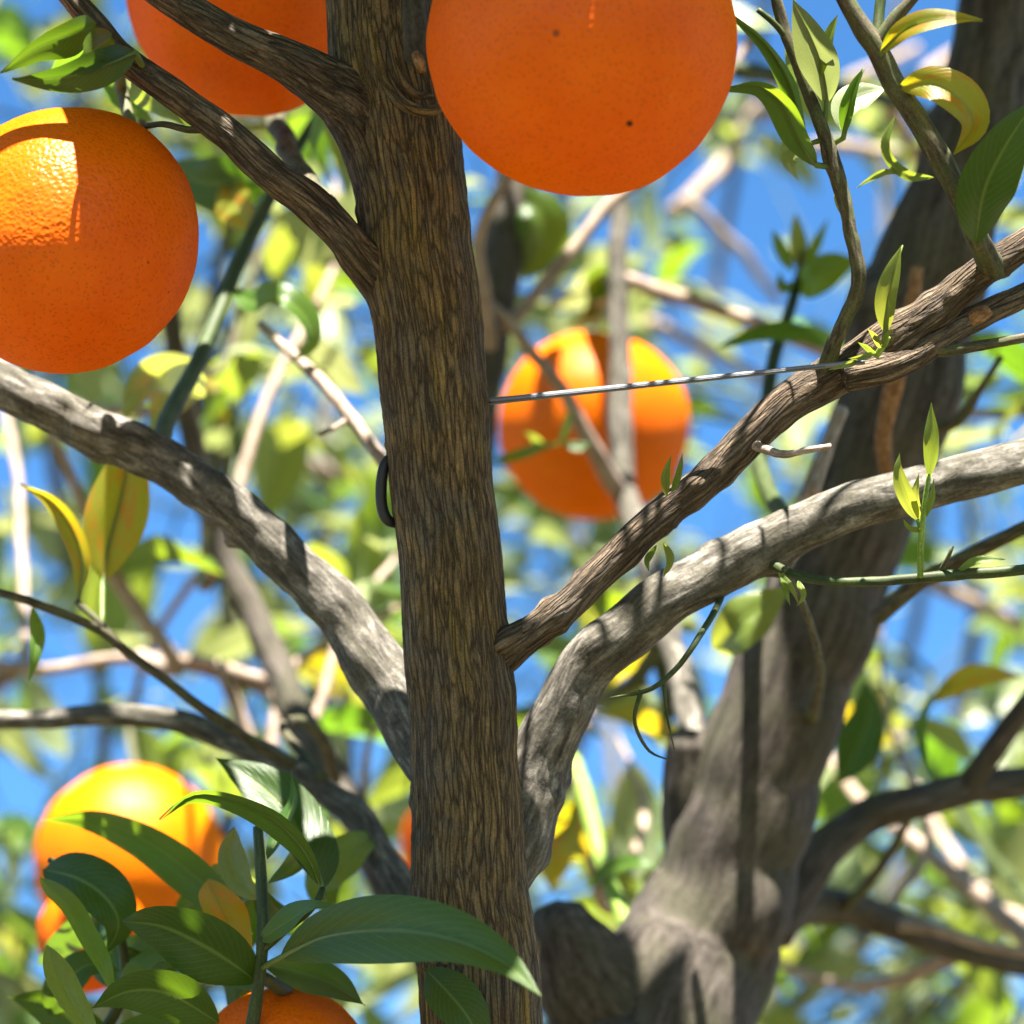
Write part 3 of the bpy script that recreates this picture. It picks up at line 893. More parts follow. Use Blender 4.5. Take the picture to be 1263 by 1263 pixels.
NL([(330, 1090, .905), (360, 1070, .92), (385, 1040, .95), (400, 1010, .98)], 34, 'leaf', 35, 14)
NL([(324, 1190, .90), (370, 1200, .905), (410, 1215, .91), (450, 1240, .91)], 56, 'leaf', 30, 14)
NL([(410, 1130, 1.0), (400, 1090, 1.0), (430, 1050, 1.01), (470, 1030, 1.02)], 60, 'bright', 20, 14)
NL([(420, 1100, 1.05), (395, 1060, 1.06), (390, 1010, 1.07), (400, 975, 1.08)], 50, 'leaf', 30, 14)
NL([(150, 1240, .95), (175, 1205, .94), (200, 1185, .94), (240, 1195, .94)], 50, 'leaf', 30, 14)
NL([(60, 1250, .96), (80, 1215, .95), (110, 1190, .95), (150, 1200, .95)], 50, 'darkleaf', 20, 14)
NL([(130, 1300, .97), (100, 1270, .96), (60, 1240, .96), (10, 1230, .96)], 60, 'darkleaf', 20, 14)
NL([(230, 1310, .93), (215, 1290, .92), (190, 1270, .92), (140, 1265, .92)], 60, 'leaf', 20, 14)
NL([(330, 1060, .908), (350, 1020, .92), (362, 985, .93), (360, 950, .94)], 34, 'leaf', 60, 14)
# leaves deeper in the lower left cluster, growing from the same stalks
rl = random.Random(21)
for k in range(26):
    bx0, by0 = rl.choice([(318, 1220), (322, 1150), (322, 1090), (150, 1225), (148, 1165), (125, 1100), (250, 1335), (200, 1338), (360, 1400), (300, 1320)])
    a0 = rl.uniform(0, 6.28)
    ln = rl.uniform(90, 170)
    d0 = .93 if bx0 > 200 else .965
    ex, ey = bx0 + ln * math.cos(a0), by0 + ln * .8 * math.sin(a0)
    d1 = d0 + rl.uniform(.04, .16)
    sag = rl.uniform(-25, 40)
    if ey < 1010 or ex > 460:
        continue
    NL([(bx0, by0, d0), (bx0 * .65 + ex * .35, by0 * .65 + ey * .35 - sag * .6, d0 * .6 + d1 * .4), (bx0 * .3 + ex * .7, by0 * .3 + ey * .7 - sag * .4, d0 * .3 + d1 * .7), (ex, ey, d1)],
       rl.uniform(44, 72), rl.choice(['leaf', 'darkleaf', 'leaf', 'bright']), rl.uniform(-50, 50), rl.uniform(8, 22), .03, None, 16)
# left
NL([(127, 718, 1.0), (134, 672, 1.003), (147, 625, 1.005), (155, 585, 1.007), (160, 535, 1.01)], 80, 'yellow', 8, 12, .015, [(126, 770, .985), (126, 742, .993)],
   label='broad yellow green leaf hanging under the grey branch')
NL([(97, 738, .99), (102, 692, .99), (88, 648, .99), (60, 614, .99), (24, 598, .99)], 36, 'yellow', 40, 16, .02, [(96, 744, .99)])
NL([(40, 748, .97), (45, 780, .965), (42, 810, .96), (36, 840, .96)], 22, 'leaf', 30, 14)
# top left
NL([(168, 64, .866), (125, 82, .85), (75, 96, .842), (15, 98, .84)], 50, 'darkleaf', 20, 12, .02, [(180, 92, .875)])
NL([(120, 30, .868), (85, 45, .85), (45, 60, .842), (0, 90, .84)], 50, 'darkleaf', 30, 14)
NL([(100, 15, .88), (95, 45, .92), (80, 75, .935), (50, 110, .945)], 50, 'leaf', 30, 14)
NL([(140, 45, .87), (118, 60, .852), (105, 78, .845), (70, 90, .842)], 44, 'darkleaf', 15, 14)
NL([(170, 85, .9), (185, 112, .95), (205, 135, .97), (228, 155, .98)], 52, 'bright', 15, 12)
NL([(120, 90, .95), (150, 120, .97), (170, 135, .98), (190, 150, .99)], 36, 'leaf', 35, 12)
NL([(345, 205, 1.10), (300, 220, 1.11), (250, 225, 1.12), (205, 200, 1.13)], 74, 'darkleaf', 15, 12)
NL([(310, 285, 1.09), (295, 262, 1.10), (285, 240, 1.11), (282, 215, 1.12)], 50, 'yellow', 15, 12)
NL([(282, 355, 1.07), (310, 372, 1.06), (345, 368, 1.05), (375, 390, 1.05), (382, 425, 1.05), (350, 450, 1.05)], 46, 'leaf', 45, 18)
NL([(250, 440, 1.04), (222, 470, 1.1), (205, 500, 1.14), (180, 545, 1.16)], 70, 'bright', 15, 12)
NL([(245, 445, 1.04), (200, 460, 1.08), (175, 480, 1.1), (150, 520, 1.12)], 60, 'bright', 25, 12)
NL([(400, 120, 1.12), (415, 160, 1.11), (425, 200, 1.1), (430, 250, 1.1)], 44, 'bright', 35, 12)
NL([(418, 20, 1.13), (390, 150, 1.08), (385, 185, 1.07), (410, 225, 1.07)], 36, 'leaf', 45, 12)
# around the trunk
NL([(634, 240, 1.255), (662, 262, 1.25), (668, 300, 1.25), (645, 345, 1.25)], 70, 'leaf', 15, 14)
NL([(762, 350, 1.31), (740, 352, 1.38), (700, 372, 1.41), (655, 372, 1.41)], 64, 'pale', 35, 14)
NL([(762, 370, 1.31), (750, 380, 1.37), (720, 396, 1.40), (690, 408, 1.40)], 56, 'pale', 30, 14)
NL([(764, 330, 1.31), (745, 350, 1.36), (735, 375, 1.37), (720, 400, 1.38)], 56, 'darkleaf', 15, 14)
NL([(605, 570, 1.235), (640, 562, 1.22), (670, 552, 1.21), (700, 545, 1.2)], 18, 'leaf', 40, 14)
NL([(690, 548, 1.2), (700, 525, 1.2), (702, 500, 1.2)], 12, 'leaf', 30, 14)
NL([(668, 553, 1.21), (660, 540, 1.2), (645, 532, 1.2)], 14, 'bright', 30, 14)
NL([(695, 547, 1.2), (715, 552, 1.2), (728, 545, 1.2)], 14, 'leaf', 30, 14)
# upper right
NL([(990, 165, .88), (985, 140, .874), (970, 95, .87), (940, 50, .868), (895, 15, .868)], 32, 'leaf', 50, 16, .02, [(1015, 172, .88), (1000, 180, .88)])
NL([(1006, 205, .878), (985, 172, .87), (965, 130, .866), (935, 106, .864), (890, 112, .864)], 46, 'leaf', 42, 14, .02, [(1026, 206, .88)])
NL([(1020, 128, .88), (1014, 84, .876), (998, 40, .872), (978, 0, .87)], 54, 'pale', 20, 16, .02, [(1016, 160, .88)])
NL([(1012, 118, .88), (990, 100, .89), (975, 75, .9), (968, 50, .9)], 30, 'bright', 35, 14)
NL([(1012, 95, .876), (1020, 55, .874), (1033, 18, .872)], 20, 'bright', 30, 16)
NL([(1040, 168, .88), (1048, 128, .876), (1064, 84, .873)], 24, 'leaf', 40, 16, .02, [(1022, 180, .88), (1034, 178, .88)])
NL([(1036, 160, .882), (1044, 130, .885), (1064, 118, .888), (1094, 108, .89)], 40, 'pale', 20, 14)
NL([(1086, 66, .85), (1115, 38, .845), (1158, 25, .842), (1212, 24, .842)], 34, 'yellow', 35, 18, .02, [(1080, 78, .853)])
NL([(1108, 108, .852), (1150, 104, .848), (1186, 125, .846), (1200, 155, .846), (1176, 190, .85)], 56, 'yellow', 25, 18, .03, label='curled leaf turning orange on the olive brown twig')
NL([(1203, 300, .86), (1214, 235, .845), (1240, 180, .838), (1280, 120, .835)], 74, 'darkleaf', -15, 12)
NL([(1152, 219, .853), (1122, 216, .849), (1101, 200, .847), (1093, 175, .846), (1106, 138, .846)], 16, 'bright', 25, 20, .05)
NL([(1112, 213, .849), (1090, 212, .847), (1070, 222, .846), (1056, 232, .846)], 10, 'bright', 30, 20, .05)
NL([(1048, 275, .881), (1040, 250, .886), (1035, 225, .89), (1030, 205, .892)], 20, 'bright', 30, 14)
NL([(1000, 190, .9), (985, 180, .93), (975, 200, .95), (985, 225, .96)], 40, 'bright', 20, 14)
NL([(1092, 412, .883), (1094, 372, .879), (1103, 335, .877), (1112, 302, .876)], 32, 'bright', 25, 22, .02, [(1090, 428, .884)])
for a in ([(1080, 436, .884), (1070, 428, .88), (1058, 422, .878)], [(1078, 436, .884), (1062, 440, .879), (1046, 442, .877)], [(1086, 430, .884), (1080, 415, .88), (1070, 405, .878)],
          [(1088, 430, .884), (1095, 414, .88), (1104, 405, .878)], [(1062, 445, .884), (1040, 450, .877), (1022, 456, .874)]):
    NL(a, 10, 'bright', 30, 22)
NL([(1146, 588, .884), (1150, 545, .88), (1149, 496, .879)], 22, 'bright', 20, 20)
NL([(1132, 642, .885), (1119, 612, .88), (1109, 580, .878), (1110, 558, .878)], 24, 'bright', 25, 18)
NL([(1134, 640, .885), (1130, 610, .88), (1134, 582, .878)], 12, 'bright', 30, 18)
NL([(1140, 640, .885), (1150, 615, .882), (1152, 590, .88)], 10, 'bright', 30, 18)
NL([(1138, 655, .886), (1122, 650, .882), (1114, 640, .88)], 9, 'bright', 30, 18)
NL([(822, 612, .884), (822, 588, .88), (828, 562, .878)], 13, 'bright', 25, 20)
NL([(828, 608, .884), (838, 585, .88), (842, 558, .878)], 10, 'bright', 25, 20)
NL([(818, 668, .89), (826, 690, .893), (818, 712, .895)], 12, 'bright', 25, 20)
NL([(810, 672, .89), (798, 690, .893), (800, 705, .895)], 10, 'leaf', 25, 20)
for a in ([(960, 706, .897), (975, 725, .89), (985, 745, .888)], [(966, 706, .897), (968, 728, .89), (975, 748, .888)], [(984, 716, .895), (990, 735, .889), (982, 748, .888)]):
    NL(a, 10, 'bright', 25, 20)
NL([(1180, 705, .89), (1205, 692, .886), (1240, 690, .884)], 12, 'bright', 25, 20)
NL([(1018, 428, 1.12), (985, 408, 1.12), (935, 408, 1.12), (882, 430, 1.12)], 34, 'leaf', 45, 16)
NL([(978, 335, 1.15), (966, 310, 1.15), (952, 282, 1.15)], 20, 'leaf', 30, 16)
NL([(986, 335, 1.15), (986, 300, 1.15), (981, 262, 1.15)], 24, 'bright', 20, 16)
NL([(992, 335, 1.15), (1006, 305, 1.15), (1022, 270, 1.15)], 16, 'leaf', 30, 16)
NL([(984, 350, 1.15), (1005, 345, 1.14), (1030, 330, 1.14), (1060, 320, 1.14)], 50, 'leaf', 20, 16)
NL([(980, 355, 1.15), (965, 350, 1.14), (962, 335, 1.14)], 18, 'leaf', 20, 16)
NL([(1146, 962, 1.15), (1138, 905, 1.16), (1150, 862, 1.17), (1182, 842, 1.17)], 20, 'leaf', 50, 16)
NL([(1150, 866, 1.17), (1185, 842, 1.17), (1215, 834, 1.17), (1262, 836, 1.17)], 34, 'yellow', 25, 16)
NL([(1036, 965, 1.2), (1062, 915, 1.2), (1072, 880, 1.2), (1066, 840, 1.2)], 60, 'darkleaf', 20, 14)
NL([(724, 1095, 1.17), (755, 1072, 1.16), (790, 1066, 1.15), (820, 1075, 1.15)], 30, 'leaf', 45, 14)
NL([(880, 800, 1.06), (910, 775, 1.05), (935, 755, 1.05), (975, 725, 1.05)], 66, 'bright', 20, 14)
NL([(720, 985, 1.2), (700, 1030, 1.22), (685, 1060, 1.24), (680, 1100, 1.25)], 70, 'yellow', 15, 14)
NL([(740, 1060, 1.18), (780, 1105, 1.19), (800, 1090, 1.2), (815, 1060, 1.21)], 40, 'bright', 25, 14)


# ------------------------------------------------------------------ gaps cut in the crown for sunlit spots
s = sun_vec
def perp(p, q):
    v = np.asarray(p) - np.asarray(q)
    return np.linalg.norm(v - s * np.dot(v, s)), np.dot(v, s)

# spots kept sunlit: leaves and twigs in the sun's way are left out (px, py, d, radius m)
LIT = [(22, 190, .868, .009), (45, 165, .868, .007), (38, 235, .862, .007), (120, 520, .955, .013), (65, 495, .955, .013), (340, 670, .94, .007), (400, 735, .938, .014), (430, 775, .938, .014), (465, 825, .938, .014), (730, 800, .89, .016),
       (790, 745, .89, .014), (690, 930, .895, .012), (900, 680, .89, .014), (1000, 635, .89, .014), (1110, 600, .895, .012), (1200, 575, .90, .01), (160, 880, 1.055, .012), (60, 880, 1.06, .01),
       (700, 735, .885, .012), (850, 600, .885, .012), (940, 515, .885, .012), (1060, 430, .885, .01), (145, 600, 1.0, .014), (370, 210, .905, .007),
       (690, 450, 1.38, .02), (810, 470, 1.4, .025), (150, 960, 1.36, .05), (240, 1080, .945, .015), (1130, 130, .85, .02), (990, 60, .875, .02), (1105, 350, .88, .01), (1150, 30, .845, .02),
       (1140, 580, .885, .02), (800, 640, 1.25, .02), (835, 800, 1.18, .02), (880, 1180, 1.085, .02), (860, 1215, 1.085, .015), (905, 1140, 1.085, .012), (345, 1235, .9, .02), (900, 100, .865, .015), (760, 480, 1.28, .015)]
LIT += [(640, 1205, .803, .016), (610, 1185, .81, .010), (30, 150, .87, .008), (55, 220, .863, .008), (800, 440, 1.34, .022), (832, 455, 1.35, .02), (650, 450, 1.34, .02), (480, 845, .937, .012), (590, 330, .90, .004), (597, 430, .90, .004), (607, 560, .90, .004), (614, 660, .90, .004), (622, 745, .90, .004), (400, 478, 1.048, .012), (445, 530, 1.035, .01), (640, 790, .888, .012),
        (760, 690, .89, .012), (900, 560, .89, .012), (1000, 470, .888, .012), (1150, 375, .888, .012), (345, 670, 1.25, .02), (730, 1020, 1.19, .02), (745, 1070, 1.17, .02), (380, 1080, .89, .02), (300, 990, .885, .02), (120, 1000, .955, .02)]
LITP = [(P(a, b, c), r) for a, b, c, r in LIT]

# ------------------------------------------------------------------ background orange tree
tree2_base = np.array([0.18, 2.55, -0.02])
tree2 = empty('orange_tree', tree2_base)
tag(tree2, 'pale out of focus orange tree filling the background with leaves and thin branches', 'tree', 'orange trees in the grove')
hub = np.array([0.10, 2.40, 1.25])
limb('trunk', [[*tree2_base, .085], [*(tree2_base + [0, -.02, .15]), .065], [*(tree2_base * .5 + hub * .5), .055], [*hub, .05]], 'limb', tree2, world=True, nrad=24, step=.02, lump=.1, ridge=.002, ridge_f=90)
BGB = []     # branch sample points
bg_branches = [
    ([(260, 1300), (300, 900), (250, 500), (300, 100), (260, -400)], 1.9, 26, 'limb'),
    ([(100, 1300), (130, 900), (60, 500), (100, 100), (0, -400)], 2.2, 24, 'grey'),
    ([(420, 1300), (430, 900), (400, 600), (430, 250), (500, -300)], 2.3, 24, 'grey'),
    ([(560, 1300), (700, 950), (830, 600), (900, 250), (1000, -300)], 2.2, 22, 'limb'),
    ([(700, 1350), (760, 1000), (700, 600), (690, 200), (720, -400)], 2.6, 22, 'grey'),
    ([(900, 1400), (1100, 1100), (1200, 800), (1190, 400), (1300, -200)], 2.1, 24, 'limb'),
    ([(850, 1400), (1000, 1150), (1080, 950), (1150, 600), (1090, 200), (1150, -300)], 2.5, 22, 'grey'),
    ([(1000, 1400), (1200, 1200), (1330, 1000), (1400, 600), (1420, 100)], 2.3, 22, 'limb'),
    ([(60, 1350), (-60, 1000), (-120, 600), (-80, 200), (-150, -300)], 2.0, 22, 'limb'),
]
for k, (pp, d, w, mt) in enumerate(bg_branches):
    n = len(pp)
    rows = px_path([(x, y, d + 0.12 * math.sin(i * 1.7 + k), w * (1 - 0.55 * i / (n - 1))) for i, (x, y) in enumerate(pp)])
    low = np.array(rows[0][:3])
    rows = [[*hub, .02], [*(hub * .45 + low * .55 + np.array([0, 0, -.04])), rows[0][3] * 1.25]] + rows
    limb('branch', rows, mt, tree2, world=True, nrad=12, step=.02, lump=.1, wander=.5)
    q, _ = spline(rows, 60)
    BGB.append(q[10:, :3])
BGB = np.vstack(BGB)
# pale bare twigs against the sky, upper right and centre
for pp, d, w in [([(830, 260), (880, 215), (915, 165), (945, 120), (1000, 60)], 1.75, 24), ([(850, 150), (900, 150), (980, 130), (1060, 95), (1130, 60)], 1.8, 22),
                 ([(1010, 150), (1080, 120), (1140, 90), (1200, 55), (1280, 0)], 1.8, 24), ([(840, 245), (890, 285), (930, 330), (960, 370)], 1.7, 16),
                 ([(1000, 180), (1070, 185), (1130, 195), (1200, 230)], 1.6, 18), ([(1090, 120), (1120, 170), (1150, 210)], 1.55, 20),
                 ([(800, 395), (850, 420), (900, 445), (960, 480)], 1.8, 18), ([(1150, 720), (1200, 745), (1260, 770)], 1.6, 20),
                 ([(690, 900), (720, 820), (760, 760), (790, 700)], 1.9, 22), ([(270, 480), (275, 540), (265, 620), (280, 700)], 1.7, 30),
                 ([(330, 560), (380, 575), (430, 590)], 1.8, 22), ([(440, 740), (400, 800), (395, 870), (410, 950)], 1.6, 30), ([(345, 790), (350, 850), (380, 900)], 1.7, 28)]:
    limb('twig', px_path([(x, y, d + .02 * i, w * (1 - .1 * i)) for i, (x, y) in enumerate(pp)]), 'dry' if w < 30 else 'grey', tree2, world=True, nrad=10, step=.008, lump=.12, wander=.5)

HOLES = [(930, 255, 95, 62), (860, 215, 45, 40), (1150, 800, 66, 95), (1165, 470, 30, 70), (1150, 50, 75, 45), (1050, 60, 45, 35), (200, 838, 130, 34),
         (110, 935, 70, 38), (75, 690, 30, 34), (70, 600, 45, 32), (300, 880, 60, 30), (440, 950, 34, 46), (890, 640, 60, 40), (690, 215, 70, 28), (662, 300, 22, 44),
         (588, 235, 20, 60), (770, 955, 44, 34), (1205, 890, 44, 40), (232, 300, 18, 50), (262, 425, 26, 46), (205, 640, 34, 50), (255, 750, 44, 44), (440, 400, 30, 70),
         (455, 490, 26, 40), (1010, 390, 50, 40), (870, 540, 24, 44), (1190, 650, 44, 34), (1010, 250, 34, 50), (640, 220, 40, 30), (1110, 1010, 20, 20), (650, 860, 25, 50),
         (210, 160, 24, 20), (60, 780, 40, 30), (1150, 640, 30, 30), (385, 300, 14, 30), (1205, 120, 30, 60), (1225, 380, 30, 40)]


def in_hole(x, y, grow=1.0):
    return any(((x - a) / (c * grow)) ** 2 + ((y - b) / (e * grow)) ** 2 < 1 for a, b, c, e in HOLES)


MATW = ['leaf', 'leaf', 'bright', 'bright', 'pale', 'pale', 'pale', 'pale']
bg_leaves = []       # (matrix 3x3*len, location, proto, mat)
shoots = Geo()
n_shoot = 0


def shoot(target, count, length, grow_dir, mats=MATW, geo=shoots, size=(0.040, 0.080), root=None, check=True, out=bg_leaves):
    src = BGB[np.argmin(np.linalg.norm(BGB - target, axis=1))] if root is None else root
    d = unit(grow_dir)
    end = target + d * length
    mid = 0.5 * (src + target) + np.array([0, 0, -0.25 * np.linalg.norm(target - src)]) * 0.3
    rows = [[*src, .0014], [*mid, .0013], [*target, .0012], [*(target + d * length * .5 + RNG.normal(size=3) * .006), .0010], [*end, .0006]]
    v, f, b = tube_geo(rows, nrad=5, step=.03, lump=0)
    geo.add(v, f, b)
    made = 0
    for i in range(count):
        t = (i + 0.6) / count
        p = target + d * length * t
        az = i * 2.4 + random.uniform(-.5, .5)
        a = unit(np.cross(d, [0.2, 0.5, 0.8]))
        bb = np.cross(d, a)
        outd = a * math.cos(az) + bb * math.sin(az)
        ld = unit(outd * 0.85 + d * random.uniform(.1, .8) + np.array([0, 0, random.uniform(-.55, .15)]))
        face = unit(np.array([0, 0, 1.0]) + RNG.normal(size=3) * 0.45)
        L = random.uniform(*size)
        c = p + ld * L * .55
        x, y, dd = to_px(c)
        if check and in_hole(x, y):
            continue
        R = orient(ld, face)
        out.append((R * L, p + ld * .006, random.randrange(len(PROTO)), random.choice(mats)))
        made += 1
    return made


tries = 0
while len(bg_leaves) < 1650 and tries < 9000:
    tries += 1
    x, y = random.uniform(-180, 1440), random.uniform(-160, 1440)
    d = random.choice([1.65, 1.9, 2.2, 2.5, 2.8]) + random.uniform(-.15, .2)
    if in_hole(x, y, .9):
        continue
    dens = 0.55
    if y > 620:
        dens = 0.8
    if 960 < x and y > 880:
        dens = 1.0
    if x > 830 and y < 560:
        dens = 0.33
    if random.random() > dens:
        continue
    shoot(P(x, y, d), random.randint(4, 7), random.uniform(.06, .13), np.array([random.uniform(-.6, .6), random.uniform(-.6, .6), random.uniform(.1, 1.0)]))
# the crown of the background tree above and around the frame
above = []
for i in range(120):
    x, y = random.uniform(-500, 1760), random.uniform(-900, -180)
    d = random.uniform(1.7, 3.0)
    shoot(P(x, y, d), 6, .12, np.array([random.uniform(-.6, .6), random.uniform(-.6, .6), 1.0]), check=False, out=above)

MID = np.vstack([q[(np.linalg.norm(q - CO, axis=1) > 1.15)] for _, q in LIMBS if np.any(np.linalg.norm(q - CO, axis=1) > 1.15)])
MID = np.array([q for q in MID if -100 < to_px(q)[0] < 1400 and -300 < to_px(q)[1] < 1400])
rm = random.Random(77)
made = 0
for i in range(400):
    if made >= 28:
        break
    x, y = (rm.uniform(0, 480), rm.uniform(120, 960)) if rm.random() < .6 else (rm.uniform(620, 1250), rm.uniform(60, 1150))
    if in_hole(x, y, .8):
        continue
    t0 = P(x, y, rm.uniform(1.25, 1.75))
    src = MID[np.argmin(np.linalg.norm(MID - t0, axis=1) + np.array([rm.uniform(0, .08) for _ in range(len(MID))]))]
    if np.linalg.norm(t0 - src) < .03:
        continue
    gd = unit(unit(t0 - src) * 1.1 + np.array([rm.uniform(-.6, .6), rm.uniform(-.4, .4), rm.uniform(0, .8)]))
    ln = rm.uniform(.08, .2)
    m1 = .5 * (src + t0) + np.array([rm.uniform(-.02, .02), 0, rm.uniform(-.05, .01)])
    rr = rm.uniform(.0016, .0034)
    rows = [[*src, rr * 1.2], [*m1, rr], [*t0, rr * .85], [*(t0 + gd * ln * .5 + np.array([rm.uniform(-.015, .015), 0, rm.uniform(-.01, .01)])), rr * .6], [*(t0 + gd * ln), rr * .3]]
    if any((a_ - 732) ** 2 + (b_ - 525) ** 2 < 150 ** 2 or (a_ - 160) ** 2 + (b_ - 1040) ** 2 < 145 ** 2 for a_, b_, _c in [to_px(w[:3]) for w in spline(rows, 12)[0]]):
        continue
    if any(h > .01 and dist < r_ * .8 for q, r_ in LITP for dist, h in [perp(np.array(w[:3]), q) for w in spline(rows, 12)[0]]):
        continue
    limb('twig', rows, rm.choice(['dry', 'twig', 'green', 'dry']), tree, world=True, nrad=8, step=.008, lump=.1, wander=.35)
    made += 1
    for j in range(rm.randint(3, 7)):
        p = t0 + gd * ln * rm.uniform(0, 1)
        ld = unit(np.array([rm.uniform(-1, 1), rm.uniform(-1, 1), rm.uniform(-.6, .7)]))
        L = rm.uniform(.028, .065)
        cx_, cy_, _d = to_px(p + ld * L * .5)
        if in_hole(cx_, cy_) or (cx_ - 732) ** 2 + (cy_ - 525) ** 2 < 150 ** 2:
            continue
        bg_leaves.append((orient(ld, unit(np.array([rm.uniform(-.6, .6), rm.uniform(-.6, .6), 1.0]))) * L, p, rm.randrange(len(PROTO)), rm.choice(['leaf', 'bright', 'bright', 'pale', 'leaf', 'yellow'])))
bg_leaves.sort(key=lambda e: to_px(e[1])[2])
PETS = Geo()


def place_leaves(lst, parent, singles=300):
    vis = []
    rest = []
    for e in lst:
        x, y, d = to_px(e[1])
        (vis if (len(vis) < singles and -20 < x < 1283 and -20 < y < 1283) else rest).append(e)
    for (A, loc, k, mt) in vis:
        o = link('leaf', leaf_mesh(k, mt), None)
        o.parent = parent
        m4 = Matrix([[*A[i], loc[i]] for i in range(3)] + [[0, 0, 0, 1]])
        o.matrix_parent_inverse = Matrix.Translation(-parent.location)
        o.matrix_basis = m4
    return rest


def join_leaves(name, lst, parent):
    g = Geo()
    names = sorted(set(e[3] for e in lst))
    for (A, loc, k, mt) in lst:
        v, f, uv = PROTO[k]
        g.add(v @ A.T + loc, f, None, uv, names.index(mt))
    o = g.build(name, [M[n] for n in names], parent)
    o['kind'] = 'stuff'
    return o


rest = place_leaves(bg_leaves, tree2, 290)
join_leaves('foliage', rest + above, tree2)
shoots.build('shoots', [M['green']], tree2)['kind'] = 'stuff'

# ------------------------------------------------------------------ unseen crown of the near tree, shaped to cast dappled shade
shade_crown = []
FWD0 = unit(np.array([-BACK[0], -BACK[1], 0]))
cshoots = Geo()
CB = np.array([P(x, y, d) for x, y, d in [(560, -330, .89), (700, -380, .87), (860, -420, .86), (315, -385, .91), (260, -430, .98), (120, -470, 1.05), (600, -650, 1.05), (800, -760, 1.2),
                                          (330, -700, 1.05), (150, -800, 1.2), (470, -800, .95), (1270, -150, 1.14), (1330, -420, 1.17), (720, -300, 1.32)]])
for i in range(270):
    near = i < 110
    x = random.uniform(-150, 1400) if not near else random.uniform(330, 1000)
    y = random.uniform(-900, -330)
    d = random.uniform(.80, .97) if near else random.uniform(.78, 1.35)
    if i > 190:  # extra leaves added to shade the dark limb
        x, d = random.uniform(820, 1450), random.uniform(1.0, 1.24)
    tgt = P(x, y, d)
    tmp = []
    cg = Geo()
    kept = 0
    shoot(tgt, random.randint(5, 8), random.uniform(.07, .13), np.array([random.uniform(-.7, .7), random.uniform(-.7, .7), random.uniform(0, 1.0)]), ['leaf', 'leaf', 'darkleaf', 'bright'],
          cg, (0.06, 0.10), CB[np.argmin(np.linalg.norm(CB - tgt, axis=1))], False, tmp)
    for e in tmp:
        A, loc, k, mt = e
        L = np.linalg.norm(A[:, 1])
        c = loc + A[:, 1] * .5
        ok = True
        for q, r in LITP:
            dist, h = perp(c, q)
            if h > 0 and dist < r + L * .36:
                ok = False
                break
        x, y, dd = to_px(c)
        if y > -110:
            ok = False
        if ok:
            shade_crown.append(e)
            kept += 1
    if kept >= .8 * len(tmp):
        cshoots.add(cg.v[0], cg.f, cg.b[0])
# unseen leaves added above fruit, trunk and branch to cast wanted shade
for (x, y, d, L, dx) in [(188, -95, .935, .105, .0), (300, -110, .94, .10, -.1), (215, -160, .93, .09, .1), (500, -215, .897, .08, 0), (580, -230, .897, .072, .1), (650, -225, .897, .07, -.1), (603, -125, .837, .064, .0), (658, -132, .838, .066, .0), (712, -125, .837, .064, .0), (768, -130, .838, .065, .0), (838, -128, .838, .065, .0), (705, -245, .856, .08, .0), (745, -235, .862, .09, .1), (800, -240, .872, .09, -.1), (900, -230, .872, .09, .2), (460, -190, .897, .09, -.1),
                          (480, -330, .89, .1, 0), (1260, -60, .87, .09, 0), (1330, -80, .88, .09, 0)]:
    shade_crown.append((orient(-FWD0 + RIGHT * dx, np.array([0, 0, 1.0]) + RIGHT * .15) * L, P(x, y, d), random.randrange(len(PROTO)), 'darkleaf'))
for (x, y, d, L) in [(160, -105, .942, .042), (165, -112, .957, .042), (95, -110, .96, .02)]:
    shade_crown.append((orient(RIGHT, np.array([0, 0, 1.0])) * L, P(x, y, d), 3, 'leaf'))
# unseen crown leaves added beside and behind the camera to block sky light
mid_frame = P(631, 631, 1.0)
side_n = 0
for i in range(760):
    a = random.uniform(0, 2 * math.pi)
    rr = 1.75 * math.sqrt(random.uniform(.03, 1))
    tgt = np.array([rr * math.cos(a), 0.75 + rr * math.sin(a), random.uniform(1.0, 3.3)])
    x, y, dd = to_px(tgt)
    if dd > 0.02 and abs(x - 631) < 900 + 120 / dd and abs(y - 631) < 900 + 120 / dd:
        continue
    if dd > 0.85 or np.linalg.norm(tgt - CO) < .35:
        continue
    dist, h = perp(tgt, mid_frame)
    if h > 0 and dist < .55:
        continue
    tmp = []
    root = tgt + np.array([random.uniform(-.1, .1), random.uniform(0, .15), -.15])
    shoot(tgt, random.randint(6, 9), random.uniform(.1, .16), np.array([random.uniform(-.7, .7), random.uniform(-.7, .7), random.uniform(0, 1.0)]), ['leaf', 'leaf', 'darkleaf', 'bright'],
          cshoots, (0.08, 0.12), root, False, tmp)
    for e in tmp:
        x, y, dd = to_px(e[1] + e[0][:, 1] * .5)
        if dd > -.1 and abs(x - 631) < 900 + 90 / max(dd, .02) and abs(y - 631) < 900 + 90 / max(dd, .02):
            continue
        shade_crown.append(e)
    side_n += 1
join_leaves('shade_crown', shade_crown, tree)  # also holds the added shade leaves and sky-blocking leaves
cshoots.build('shade_crown_shoots', [M['green']], tree)['kind'] = 'stuff'


